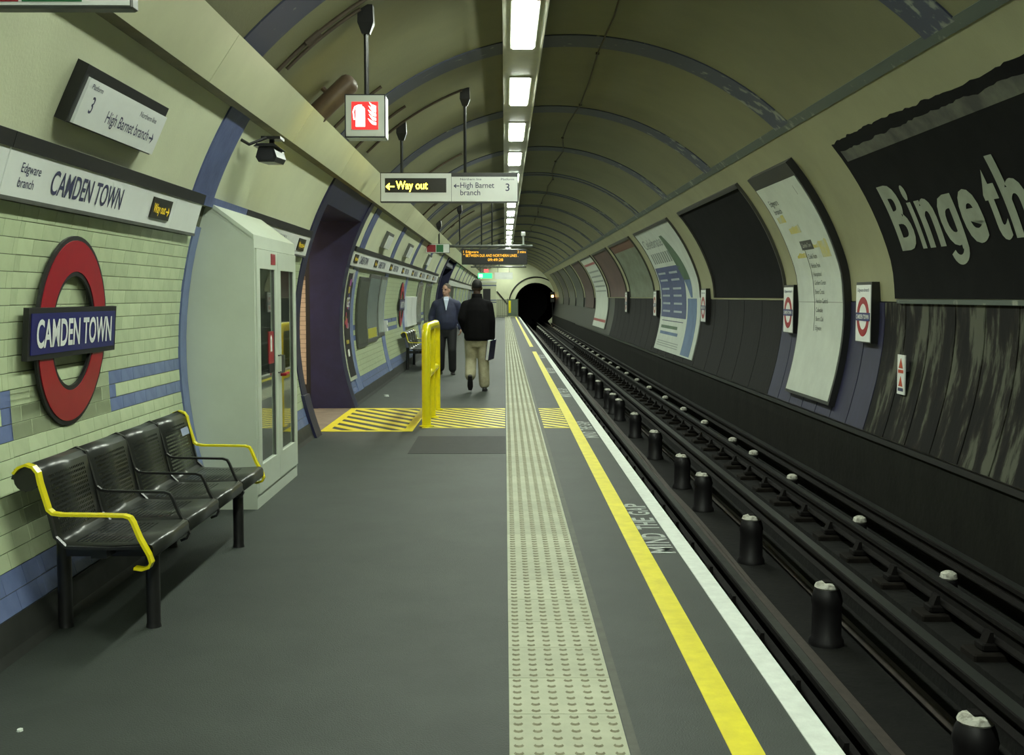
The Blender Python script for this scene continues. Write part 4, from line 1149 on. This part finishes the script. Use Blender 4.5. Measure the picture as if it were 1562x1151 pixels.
def poster(label, y0, y1, z0, mt, group='posters across the track'):
    lo_ = .03 if z0 < 1.4 else .012
    P = thing('wall_poster', label, 'poster', (3.8, (y0 + y1) / 2, z0), group)
    under(P, rpatch(y0, y1, z0, ZT, lo_, lo_ - .002), 'paper_sheet', mt)
    under(P, rpatch(y0 - .03, y1 + .03, ZT, ZT + .05, .045, .045), 'top_rail', BLACKP)
    for yy in (y0 - .035, y1):
        under(P, rpatch(yy, yy + .035, 1.48, ZT + .05, .04, .04), 'side_rail', mat('poster_frame', (.045, .045, .035), .6))
    return P
poster('blank black poster between the line diagram and the white poster', 15.95, 21.3, 1.48, BLACKPO)
P = poster('white poster with blue block and green curve, hanging to track level', 22.85, 28.6, .25, PAPER)
BL = mat('poster_blue', (.055, .075, .19), .5, var=.2, scale=3); GR = mat('poster_green', (.07, .14, .075), .5, var=.3, scale=2)
LB = mat('poster_mid_blue', (.10, .17, .30), .5, col2=(.06, .11, .22), scale=2)
GIK = mat('poster_grey_ink', (.20, .23, .21), .5)
under(P, rpatch(24.6, 28.45, 1.02, 2.18, .033, .003), 'blue_block', BL)
PI2 = mat('poster_pale_ink', (.30, .35, .38), .5)
for zz in (2.02, 1.86, 1.66, 1.50, 1.32, 1.14):
    for a, b in ((27.0, 28.2), (25.2, 26.4)):
        under(P, rpatch(a, b, zz, zz + .045, .036, .002, 2), 'pale_line', PI2)
m = MB(); text(m, 'Celebrate', rmap(2.62, 28.3, .0325), .20, 3.0, .008); under(P, m, 'headline', GIK)
for k in range(9):
    under(P, rpatch(27.9 - k * .34, 28.1 - k * .34, 2.27, 2.50, .0325, .002, 2), 'headline_stroke', GIK)
m = MB()
n = 14; rings = []
for k in range(n + 1):          # the tapering green and blue river shape
    t = k / n; zz = 2.80 - t * 1.32; wd = .12 + 1.0 * math.sin(PI * min(1, t * .9 + .08)) * .55; yc = 25.0 - t * 1.15
    rings.append((zz, yc - wd * .75, yc + wd * .75))
for a, b in zip(rings[:-1], rings[1:]):
    qd = []
    for zz, u, v in (a, b):
        x_, z_ = rw(zz, .0335); qd += [(x_, u, z_), (x_, v, z_)]
    m.add(qd, [(0, 1, 3, 2)], 0 if a[0] > 1.9 else 1)
under(P, m, 'river_shape', [GR, LB])
under(P, rpatch(23.25, 24.4, .28, 1.46, .0335, .003), 'blue_column', LB)
m = MB()
for zz, a, b, mt in ((.93, 24.9, 28.2, INK), (.76, 25.6, 28.2, GR), (.62, 25.4, 28.2, LB), (.45, 25.0, 28.3, GIK), (.40, 25.0, 28.3, GIK), (.35, 25.0, 28.3, GIK)):
    under(P, rpatch(a, b, zz, zz + (.07 if zz > .6 and zz < .9 else .018), .0325, .002, 2), 'text_line', mt)
OLV = mat('olive_poster', (.085, .10, .06), .5, col2=(.16, .19, .13), scale=1.2, stretch=(1, 1, 3), lo=.35, hi=.7)
P = poster('olive green poster left of the white poster', 29.9, 35.6, 1.48, OLV)
under(P, rpatch(30.0, 35.5, 2.78, 2.97, .0145, .002), 'red_brown_top', mat('redbrown', (.12, .045, .02), .6))
poster('plain reddish brown poster across the track', 36.7, 42.4, 1.48, mat('brown_poster', (.095, .042, .035), .6, var=.4, scale=1.2))
P = poster('pale poster with red line hanging to track level', 43.4, 49.0, .30, PAPER)
under(P, rpatch(43.4, 49.0, .52, .62, .0325, .002, 2), 'red_line', RSIGN)
under(P, rpatch(43.6, 48.8, 2.72, 2.80, .0325, .002, 2), 'red_line', RSIGN)
for k in range(5): under(P, rpatch(43.8, 48.6, 2.45 - k * .19, 2.51 - k * .19, .0325, .002, 2), 'text_line', GIK)
cols = [(.05, .012, .015), (.05, .06, .045), (.075, .08, .06), (.035, .03, .03), (.09, .10, .07)]
y = 50.2
for k, c in enumerate(cols):
    poster(['dark red poster past the pale poster', 'dark green poster far along the track', 'grey green poster far along the track', 'black poster far along the track', 'pale olive poster nearest the tunnel mouth'][k],
           y, y + 5.2, 1.0, mat('far_poster_%d' % k, c, .5, var=.4, scale=1.0)); y += 6.6
# small roundel signs on the cream strips
def small_sign(label, yc, w=.52, zc=1.335, h=.63):
    B = thing('platform_roundel_sign', label, 'sign', (rw(zc)[0], yc, zc), 'small roundel signs across the track')
    X = -.10
    MB().box(X, .05, -w/2, w/2, -h/2, h/2).build('sign_case', BLACKM, B)
    MB().box(X - .006, X, -w/2 + .015, w/2 - .015, -h/2 + .012, h/2 - .03).build('white_face', WHITEE, B)
    m = MB(); n = 40; zo = -.045
    m.loft([[(d, r*math.cos(2*PI*k/n), zo + r*math.sin(2*PI*k/n)) for k in range(n)] for r, d in ((.135, X-.006), (.205, X-.006), (.205, X-.009), (.135, X-.009), (.135, X-.006))], caps=False)
    m.build('red_ring', RED, B)
    MB().box(X - .012, X - .006, -.235, .235, zo - .042, zo + .042).build('blue_bar', BLUE, B)
    m = MB(); text(m, 'CAMDEN TOWN', lambda x, y: (X - .0135, -x, zo - .022 + y), .044, .42, .02, align='c'); m.build('lettering', WHITEE, B)
    m = MB(); text(m, 'Edgware branch', lambda x, y: (X - .0075, -x, h/2 - .10 + y), .036, .38, .004, align='c'); m.build('branch_lettering', INK, B)
    return B
small_sign('small roundel sign between the big black poster and the line diagram', 12.22)
small_sign('small roundel sign between the line diagram and the blank black poster', 15.46)
small_sign('small roundel sign between the blank black and the white poster', 22.1)
small_sign('small roundel sign left of the white and blue poster', 29.25)
small_sign('farthest small roundel sign, beside the brown poster', 36.2)
WN = thing('warning_sign', 'narrow white sign with two warning triangles low on the far wall', 'sign', (rw(.77)[0] - .065, 10.95, .77))
MB().box(-.012, .0, -.10, .10, -.185, .185).build('plate', WHITEE, WN)
ORG = mat('orange_red', (.50, .07, .02), .5)
for zz in (.06, -.11):
    MB().loft([[(-.013, -.055, zz), (-.013, .055, zz), (-.013, 0, zz + .095)], [(-.0155, -.055, zz), (-.0155, .055, zz), (-.0155, 0, zz + .095)]]).build('triangle', ORG, WN)
    MB().box(-.0145, -.0125, -.07, .07, zz - .045, zz - .015).build('text_bar', ORG if zz > 0 else INK, WN)

MB().box(0, .10, -.02, .02, -.03, .03).build('bracket', BLACKM, WN)
# ================================================================ BOARDS ON THE LEFT WALL PAST THE PASSAGE
def lpatch(y0, y1, z0, z1, off, th=.006, n=None):
    n = n or max(2, int((z1 - z0) / .12)); z = lin_s(z0, z1, n)
    return MB().prism_y([lw(q, off) for q in z] + [lw(q, off - th) for q in reversed(z)], y0, y1, sm=True)
def board(name, label, cat, y0, y1, z0, z1, face_m, frame_m=GREYM, fw=.06):
    B = thing(name, label, cat, (-2.2, (y0 + y1) / 2, z0))
    under(B, lpatch(y0, y1, z0, z1, .035, .035), 'frame', frame_m)
    under(B, lpatch(y0 + fw, y1 - fw, z0 + fw, z1 - fw, .040, .006), 'sheet', face_m)
    return B
P = board('framed_poster', 'narrow black poster with coloured patches beside the navy portal', 'poster', 16.06, 16.74, .33, 1.88, mat('black_print', (.014, .012, .014), .4), mat('pale_frame', (.42, .46, .36), .5), .05)
rr = random.Random(11)
pal = [(.40, .05, .10), (.45, .36, .05), (.10, .08, .35), (.30, .06, .28), (.40, .40, .38)]
for k in range(16):
    zz = 1.0 + rr.uniform(0, .72); yy = 16.15 + rr.uniform(0, .36); w = rr.uniform(.05, .16); h = rr.uniform(.05, .16)
    under(P, lpatch(yy, yy + w, zz, zz + h, .0425 + k * .0002, .002), 'colour_patch', mat('print_%d' % (k % 5), pal[k % 5], .4))
m = MB(); text(m, 'GE', lmap(1.36, 16.22, .047), .13, .30, .02); under(P, m, 'lettering', WHITEE)
under(P, lpatch(16.28, 16.44, .66, .76, .043, .002), 'colour_patch', WHITEE); under(P, lpatch(16.25, 16.5, .84, .89, .043, .002), 'colour_patch', MATS['print_1'])
board('notice_board', 'dark empty notice board past the narrow poster', 'board', 17.5, 18.7, .72, 1.80, mat('dark_board', (.06, .07, .05), .35), mat('dark_frame', (.05, .055, .045), .4))
P = board('map_board', 'pale glazed map board on the far tiled wall', 'board', 18.75, 20.3, .75, 1.86, mat('map_paper', (.26, .31, .28), .15, col2=(.20, .25, .24), scale=6), GREYM)
under(P, lpatch(18.85, 20.1, .82, .98, .042, .002), 'yellow_panel', mat('map_yellow', (.45, .42, .05), .4))
P = board('timetable_board', 'narrow pale timetable board beside the map board', 'board', 20.4, 21.4, .80, 1.86, mat('timetable_paper', (.36, .42, .38), .2, var=.2, scale=5), GREYM)
B = thing('help_point', 'small white help point box between the boards', 'help point', (-2.2, 21.45, .84))
under(B, lpatch(21.41, 21.57, .86, 1.06, .09, .09), 'box_body', WHITEE); under(B, lpatch(21.44, 21.50, .92, .98, .096, .006), 'button', BLUE)
B = thing('enamel_board', 'bright glossy white board on the wall by the far bench', 'panel', (-2.2, 27, .8))
under(B, lpatch(26.0, 27.35, .82, 1.50, .07, .07), 'panel_face', WHITEE); under(B, lpatch(27.4, 28.8, .82, 1.50, .07, .07), 'panel_face', WHITEE)
board('framed_poster', 'glazed pale poster past the far bench', 'poster', 29.3, 30.9, .80, 1.86, mat('pale_print', (.36, .40, .36), .15, col2=(.30, .16, .14), scale=2, lo=.3, hi=.5), GREYM)
board('framed_poster', 'dim framed poster before the second passage', 'poster', 32.2, 34.6, .75, 1.86, mat('dim_print', (.20, .24, .18), .2, var=.4, scale=3), GREYM)
board('framed_poster', 'dark framed poster on the farthest wall', 'poster', 46.5, 49.5, .75, 1.86, mat('far_print', (.10, .11, .09), .3, var=.4, scale=2), GREYM)

# ================================================================ PLATFORM END
BO = thing('staff_booth', 'cream booth with blue stripes at the platform end', 'booth', (0, 0, 0))
MB().box(-1.84, -.62, 84.0, 86.3, 0, 2.50).build('booth_wall', PLASTER, BO)
MB().box(-1.85, -.60, 83.97, 86.3, 2.50, 2.58).build('booth_roof', WHITEE, BO)
for zz in (2.25, 1.20, 1.05): MB().box(-1.845, -.61, 83.985, 86.2, zz, zz + .07).build('blue_stripe', PILB, BO)
MB().box(-1.55, -1.02, 83.97, 84.0, 0.0, 2.05).build('booth_door', BLACKP, BO)
FE = thing('platform_end_gate', 'grey barred gate closing the end of the platform', 'gate', (0, 86.2, 0))
for k in range(11): MB().tube([(-.58 + k * .07, 0, 0), (-.58 + k * .07, 0, 1.28)], .016, 6).build('bar', GREYM, FE)
for zz in (.08, 1.26): MB().tube([(-.6, 0, zz), (.98, 0, zz)], .02, 6).build('rail', GREYM, FE)
MB().box(.22, .96, -.02, .02, .1, 1.3).build('gate_panel', mat('gate_green', (.10, .14, .10), .5), FE)
MB().box(.28, .45, -.025, -.02, .3, 1.2).build('yellow_notice', YELG, FE)
for x in (.2, .97): MB().tube([(x, 0, 0), (x, 0, 1.34)], .03, 8).build('post', GREYM, FE)
SI = thing('signal_lamp', 'glowing orange signal lamp at the side of the tunnel mouth', 'signal', (3.62, 89.2, 1.5))
MB().bevbox(-.16, .16, 0, .5, -.45, .35, .03).build('signal_case', BLACKM, SI)
MB().tube([(0, .2, -.4), (.05, .3, -2.0)], .05, 8).build('post', BLACKM, SI)
m = MB(); m.tube([(0, -.02, .02), (0, .01, .02)], .10, 14); m.build('lens', emis('orange_lamp', (1.0, .40, .10), 18, (.3, .1, .02)), SI)
CBL = thing('portal_cable', 'dark cable arched over the tunnel mouth', 'cable', (0, 0, 0))
MB().tube([(TX + 2.05 * math.cos(t), YE - .24, TZ + 2.05 * math.sin(t)) for t in lin_s(.75, PI - .1, 18)] + [(.3, YE - .24, .8), (-.6, YE - .24, 1.9)], .05, 6).build('cable_run', BLACKP, CBL)

# ================================================================ PEOPLE
def capsule(m, p0, p1, r0, r1, n=14, sx=1.0):
    p0, p1 = Vector(p0), Vector(p1); d = (p1 - p0); L = d.length; d = d / L if L > 1e-6 else Vector((0, 0, 1))
    up = Vector((0, 1, 0)) if abs(d.y) < .9 else Vector((1, 0, 0))
    a = d.cross(up).normalized(); b = a.cross(d)
    rings = []
    for t in (-80, -50, -25, 0): 
        t = math.radians(t); c = p0 + d * (r0 * math.sin(t)); r = r0 * math.cos(t); rings.append((c, r))
    rings.append(((p0 + p1) / 2, (r0 + r1) / 2))
    for t in (0, 25, 50, 80):
        t = math.radians(t); c = p1 + d * (r1 * math.sin(t)); r = r1 * math.cos(t); rings.append((c, r))
    m.loft([[c + (a * math.cos(2*PI*k/n) * sx + b * math.sin(2*PI*k/n)) * r for k in range(n)] for c, r in rings])
def chain(m, pts, rs):
    for i in range(len(pts) - 1): capsule(m, pts[i], pts[i+1], rs[i], rs[i+1])
def ell(m, c, rx, ry, rz, n=16):
    m.loft([[(c[0] + rx*math.cos(t)*math.cos(2*PI*k/n), c[1] + ry*math.cos(t)*math.sin(2*PI*k/n), c[2] + rz*math.sin(t)) for k in range(n)] for t in [math.radians(q) for q in (-85, -60, -40, -20, 0, 20, 40, 60, 85)]])
def torso(m, secs, n=20):
    """secs: (cx, cy, z, rx, ry)"""
    m.loft([[(x + rx*math.copysign(abs(math.cos(t))**.85, math.cos(t)), y + ry*math.copysign(abs(math.sin(t))**.85, math.sin(t)), z) for t in (2*PI*k/n for k in range(n))] for x, y, z, rx, ry in secs])
def fuse(m, name, mt, parent, voxel=.011, smooth=4):
    """one continuous skin from the overlapping volumes"""
    ob = bpy.data.objects.new(name + '_tmp', m.mesh(name + '_tmp', mt)); COL.objects.link(ob)
    a = ob.modifiers.new('r', 'REMESH'); a.mode = 'VOXEL'; a.voxel_size = voxel
    s_ = ob.modifiers.new('s', 'SMOOTH'); s_.iterations = smooth; s_.factor = .5
    dg = bpy.context.evaluated_depsgraph_get()
    me = bpy.data.meshes.new_from_object(ob.evaluated_get(dg)); me.name = name
    bpy.data.objects.remove(ob)
    me.materials.clear(); me.materials.append(mt)
    me.polygons.foreach_set('use_smooth', [True] * len(me.polygons))
    return link(bpy.data.objects.new(name, me), parent)
def hand(m, wrist, fwd, palmn, side, curl=.5):
    """palm and five fingers; fwd = towards fingertips, palmn = palm normal, side = thumb direction"""
    w, f, p, s = Vector(wrist), Vector(fwd).normalized(), Vector(palmn).normalized(), Vector(side).normalized()
    for k in (-1, -.33, .33, 1):
        capsule(m, w + f*.02 + s*.024*k*.8, w + f*.085 + s*.028*k, .016, .014, 10)
    for k, L in ((1, .070), (.34, .080), (-.34, .074), (-1, .058)):
        b = w + f*.088 + s*.027*k
        d1 = (f*math.cos(curl) + p*math.sin(curl)); d2 = (f*math.cos(curl*2.1) + p*math.sin(curl*2.1))
        k1 = b + d1*L*.5; k2 = k1 + d2*L*.5
        capsule(m, b, k1, .0095, .009, 8); capsule(m, k1, k2, .009, .0075, 8)
    t0 = w + f*.03 + s*.03; t1 = t0 + (s*.75 + f*.6).normalized()*.04; t2 = t1 + (f*.9 + p*.5).normalized()*.032
    capsule(m, t0, t1, .012, .0105, 8); capsule(m, t1, t2, .0105, .0085, 8)
def head_rot(pts_c, yaw, pitch=0):
    return Matrix.Rotation(yaw, 4, 'Z')
def build_head(m, c, yaw):
    """skull, jaw, nose, ears in a frame that faces +y, turned by yaw about c"""
    h = MB()
    ell(h, (0, -.012, .035), .076, .095, .095); ell(h, (0, .018, -.035), .062, .072, .078); ell(h, (0, .045, -.085), .035, .035, .028)
    capsule(h, (0, .085, .015), (0, .104, -.028), .011, .015, 8); ell(h, (0, .088, -.064), .026, .012, .010)
    for s_ in (-1, 1): ell(h, (s_*.076, -.005, -.005), .012, .022, .034)
    for s_ in (-1, 1): ell(h, (s_*.034, .072, .032), .022, .014, .010)
    c0, s0 = math.cos(yaw), math.sin(yaw)
    h.v = [(x*c0 - y*s0 + c[0], x*s0 + y*c0 + c[1], z + c[2]) for x, y, z in h.v]
    b = len(m.v); m.v += h.v; m.f += [tuple(i + b for i in f) for f in h.f]; m.mi += h.mi; m.sm += h.sm
def shoe(m, heel, yawdir, pitch=0):
    d = Vector(yawdir).normalized(); h = Vector(heel)
    secs = [(0, .036, .05), (.06, .038, .075), (.13, .045, .055), (.20, .047, .04), (.262, .030, .03)]
    side = Vector((d.y, -d.x, 0)); up = Vector((0, 0, 1))
    if pitch:
        ax = side; R = Matrix.Rotation(pitch, 3, ax); d = R @ d; up = R @ up
    rings = []
    for t, w, hh in secs:
        c = h + d * (t - .06)
        rings.append([c + side*w*u + up*hh*v for u, v in ((-.9, 0), (.9, 0), (1, .35), (.75, .85), (.35, 1.05), (-.35, 1.05), (-.75, .85), (-1, .35))])
    m.loft(rings)
SKIN_L = mat('light_skin', (.42, .24, .17), .55, var=.12, scale=12)
SKIN_D = mat('dark_skin', (.075, .042, .028), .5, var=.15, scale=12)
def person(name, label, loc, rz, sp):
    P = thing(name, label, 'person', loc, None, rz)
    J = sp['J']; H = J['head']
    b = MB()
    build_head(b, H, sp['yaw'])
    capsule(b, (H[0]*.5, H[1]*.6 - .01, 1.44), (H[0], H[1] - .02, H[2] - .06), .062, .056)
    torso(b, [(0, 0, .90, .13, .10), (0, 0, 1.0, .14, .105), (0, 0, 1.15, .135, .10), (0, .0, 1.30, .15, .10), (0, 0, 1.38, .11, .075), (0, 0, 1.46, .06, .055)])
    for s_ in ('l', 'r'):
        chain(b, [J['sh_' + s_], J['el_' + s_], J['wr_' + s_]], [.055, .042, .028])
        if sp['hands'].get(s_): hand(b, J['wr_' + s_], *sp['hands'][s_])
        chain(b, [J['hip_' + s_], J['kn_' + s_], J['an_' + s_]], [.08, .055, .04])
        capsule(b, J['an_' + s_], Vector(J['an_' + s_]) + Vector((0, 0, -.03)), .032, .028)
    fuse(b, 'body', sp['skin'], P, .0085, 2)
    # eyes
    for s_ in (-1, 1):
        ex, ey, ez = s_*.032, .083, .018
        c0, s0 = math.cos(sp['yaw']), math.sin(sp['yaw'])
        m = MB(); ell(m, (H[0] + ex*c0 - ey*s0, H[1] + ex*s0 + ey*c0, H[2] + ez), .011, .009, .007, 8); m.build('eye', mat('eye_dark', (.03, .025, .02), .2), P)
    # hair: a cap over skull back and sides
    h = MB()
    ell(h, (0, -.022, .050), .083, .095, .092)
    h.v = [(x, y, max(z, .012 if y > .02 else -.045)) for x, y, z in h.v]
    h.v = [(x, min(y, .060), z) for x, y, z in h.v]
    c0, s0 = math.cos(sp['yaw']), math.sin(sp['yaw'])
    h.v = [(x*c0 - y*s0 + H[0], x*s0 + y*c0 + H[1], z + H[2]) for x, y, z in h.v]
    fuse(h, 'hair', sp['hair'], P, .009, 3)
    # jacket
    j = MB(); torso(j, sp['jacket'])
    for s_ in ('l', 'r'):
        r = sp.get('sleeve', (.085, .072, .058))
        wr = Vector(J['wr_' + s_]); el = Vector(J['el_' + s_]); cuff = el + (wr - el) * .97
        chain(j, [J['sh_' + s_], J['el_' + s_], cuff], r)
        capsule(j, (J['sh_' + s_][0]*.30, 0, 1.405), J['sh_' + s_], .070, r[0]*.95)
    fuse(j, 'jacket', sp['jm'], P, .011, 5)
    c = MB(); torso(c, sp['collar']); fuse(c, 'collar', sp.get('cm', sp['jm']), P, .010, 3)
    # trousers
    t = MB(); torso(t, sp['waist'])
    for s_ in ('l', 'r'):
        an = Vector(J['an_' + s_]); kn = Vector(J['kn_' + s_]); hem = kn + (an - kn) * sp.get('hem', .92)
        chain(t, [J['hip_' + s_], J['kn_' + s_], hem], sp.get('leg', (.105, .082, .078)))
    fuse(t, 'trousers', sp['tm'], P, .011, 5)
    for s_ in ('l', 'r'):
        m = MB(); shoe(m, sp['heel'][s_], sp['toe'][s_], sp['pitch'].get(s_, 0)); fuse(m, 'shoe', sp['sm'], P, .009, 3)
    return P
# man walking away in black jacket and khaki trousers; local +y is away from the camera
JB = dict(head=(0, .015, 1.635), sh_l=(-.170, 0, 1.355), sh_r=(.170, 0, 1.355), el_l=(-.235, -.05, 1.15), el_r=(.215, -.02, 1.12), wr_l=(-.175, .07, .95), wr_r=(.225, .02, .84),
          hip_l=(-.095, 0, .90), hip_r=(.095, 0, .90), kn_l=(-.10, .08, .50), kn_r=(.10, .03, .48), an_l=(-.105, -.20, .235), an_r=(.115, .0, .085))
man_b = person('person', 'man in black jacket and khaki trousers walking away with a folder', (-.44, 18.65, 0), 0, dict(
    J=JB, yaw=0, skin=SKIN_D, hair=mat('black_hair', (.010, .009, .009), .8), hands={'r': ((.02, .05, -1), (-1, 0, 0), (0, 1, 0), .9), 'l': ((.4, .5, -.8), (1, 0, 0), (0, 1, 0), .5)},
    toe={'l': (0, 1, 0), 'r': (.05, 1, 0)}, heel={'l': (-.105, -.27, .205), 'r': (.115, -.03, 0.0)}, pitch={'l': -1.15},
    jacket=[(0, -.01, .80, .185, .145), (0, -.01, .84, .205, .165), (0, -.01, .95, .21, .165), (0, -.01, 1.10, .21, .16), (0, -.01, 1.28, .20, .15), (0, -.01, 1.37, .175, .125), (0, -.01, 1.43, .125, .10), (0, -.01, 1.47, .09, .085), (0, 0, 1.49, .08, .075)],
    collar=[(0, 0, 1.44, .10, .085), (0, 0, 1.50, .085, .08), (0, .005, 1.545, .08, .078)],
    waist=[(0, 0, .70, .12, .10), (0, 0, .80, .185, .13), (0, 0, .95, .175, .125), (0, 0, 1.0, .16, .11)],
    leg=(.115, .092, .085), sleeve=(.088, .078, .062),
    jm=mat('black_jacket', (.0055, .005, .006), .9, spec=.15, var=.35, scale=9), tm=mat('khaki_cotton', (.46, .43, .29), .85, col2=(.30, .28, .18), scale=9), sm=mat('black_leather', (.012, .011, .011), .35)))
FO = thing('folder', 'dark blue folder with white pages in the walking man\'s right hand', 'folder', (-.44 + .215, 18.65 - .01, .655))
MB().box(-.030, -.022, -.11, .11, -.155, .165).build('cover', mat('folder_blue', (.02, .022, .07), .4), FO)
MB().box(-.022, .022, -.110, .105, -.15, .16).build('pages', WHITEE, FO)
MB().box(.022, .030, -.11, .11, -.155, .165).build('cover', MATS['folder_blue'], FO)
FO.rotation_euler = (math.radians(6), math.radians(10), math.radians(-22))
# man coming towards the camera in navy jacket, looking to the side
JA = dict(head=(0, .03, 1.615), sh_l=(-.20, 0, 1.345), sh_r=(.20, 0, 1.345), el_l=(-.285, -.03, 1.13), el_r=(.29, -.04, 1.13), wr_l=(-.275, .08, .90), wr_r=(.29, .05, .89),
          hip_l=(-.095, 0, .88), hip_r=(.095, 0, .88), kn_l=(-.11, .10, .48), kn_r=(.11, .02, .48), an_l=(-.115, .04, .085), an_r=(.12, -.06, .10))
man_a = person('person', 'man in navy jacket and black trousers walking towards the camera', (-1.12, 22.6, 0), PI, dict(
    J=JA, yaw=-.55, skin=SKIN_L, hair=mat('grey_brown_hair', (.10, .085, .065), .8, var=.3, scale=30), hands={'r': ((0, .1, -1), (-1, 0, 0), (0, 1, 0), .5), 'l': ((0, .1, -1), (1, 0, 0), (0, 1, 0), .5)},
    toe={'l': (-.1, 1, 0), 'r': (.1, 1, 0)}, heel={'l': (-.115, .02, 0.0), 'r': (.12, -.09, .005)}, pitch={},
    jacket=[(0, 0, .86, .17, .13), (0, 0, .90, .195, .15), (0, .01, 1.0, .205, .165), (0, .01, 1.12, .205, .16), (0, 0, 1.28, .205, .14), (0, 0, 1.36, .175, .115), (0, 0, 1.42, .125, .095), (0, 0, 1.455, .09, .08)],
    collar=[(0, -.02, 1.41, .115, .085), (0, -.025, 1.46, .10, .075), (0, -.03, 1.495, .085, .065)],
    waist=[(0, 0, .72, .12, .10), (0, 0, .82, .17, .125), (0, 0, .95, .17, .13), (0, 0, 1.0, .16, .12)],
    leg=(.108, .082, .076), cm=mat('grey_collar', (.16, .18, .24), .7),
    jm=mat('navy_jacket', (.028, .033, .075), .75, col2=(.018, .021, .05), scale=7), tm=mat('black_trousers', (.010, .010, .012), .8), sm=MATS['black_leather']))
m = MB()
m.loft([[(-.055, .098, 1.44), (.055, .098, 1.44), (.045, .06, 1.50), (-.045, .06, 1.50)], [(-.055, .112, 1.43), (.055, .112, 1.43), (.05, .085, 1.495), (-.05, .085, 1.495)]])
m.loft([[(-.05, .105, 1.44), (.05, .105, 1.44), (.008, .150, 1.25), (-.008, .150, 1.25)], [(-.05, .132, 1.44), (.05, .132, 1.44), (.008, .168, 1.24), (-.008, .168, 1.24)]])
fuse(m, 'shirt', mat('pale_blue_shirt', (.52, .58, .72), .7), man_a, .008, 2)

# ================================================================ prints and symbols belong to the face that carries them
SUBS = {'roundel': {'lettering': 'blue_bar'}, 'name_frieze': {'lettering': 'panel', 'branch_lettering': 'panel', 'way_out_lettering': 'way_out_box'},
        'way_out_sign': {'way_out_lettering': 'dark_window', 'direction_lettering': 'direction_half', 'direction_arrow': 'direction_half'},
        'fire_extinguisher_sign': {'extinguisher_symbol': 'red_panel', 'hose_symbol': 'red_panel', 'flame_symbol': 'red_panel'},
        'platform_sign': {'lettering': 'white_face', 'direction_arrow': 'white_face'}, 'train_indicator': {'led_text': 'display_case'},
        'platform_roundel_sign': {'lettering': 'blue_bar', 'branch_lettering': 'white_face'}, 'cctv_camera': {'window': 'housing'},
        'line_diagram': {'station_name': 'white_face', 'heading_lettering': 'white_face', 'peeled_patch': 'white_face', 'joint_line': 'white_face', 'route_line': 'white_face', 'highlighted_name': 'highlight_box'},
        'billboard_poster': {'lettering': 'black_sheet'}, 'warning_sign': {'triangle': 'plate', 'text_bar': 'plate'}, 'map_board': {'yellow_panel': 'sheet'},
        'framed_poster': {'colour_patch': 'sheet', 'lettering': 'sheet'}, 'help_point': {'button': 'box_body'}, 'green_exit_sign': {'running_symbol': 'sign_case'}, 'platform_end_gate': {'yellow_notice': 'gate_panel'},
        'wall_poster': {k: 'paper_sheet' for k in ('blue_block', 'pale_line', 'headline', 'headline_stroke', 'river_shape', 'blue_column', 'text_line', 'red_brown_top', 'red_line')},
        'exit_sign': {'red_panel': 'white_face', 'green_panel': 'white_face'}}
ch = {}
for o in COL.objects:
    if o.parent: ch.setdefault(o.parent.name, []).append(o)
for root in [o for o in COL.objects if o.parent is None]:
    mp = SUBS.get(root.name.split('.')[0])
    if not mp: continue
    parts = {}
    for c in ch.get(root.name, []): parts.setdefault(c.name.split('.')[0], c)
    for c in ch.get(root.name, []):
        k = c.name.split('.')[0]
        if k in mp and mp[k] in parts: c.parent = parts[mp[k]]
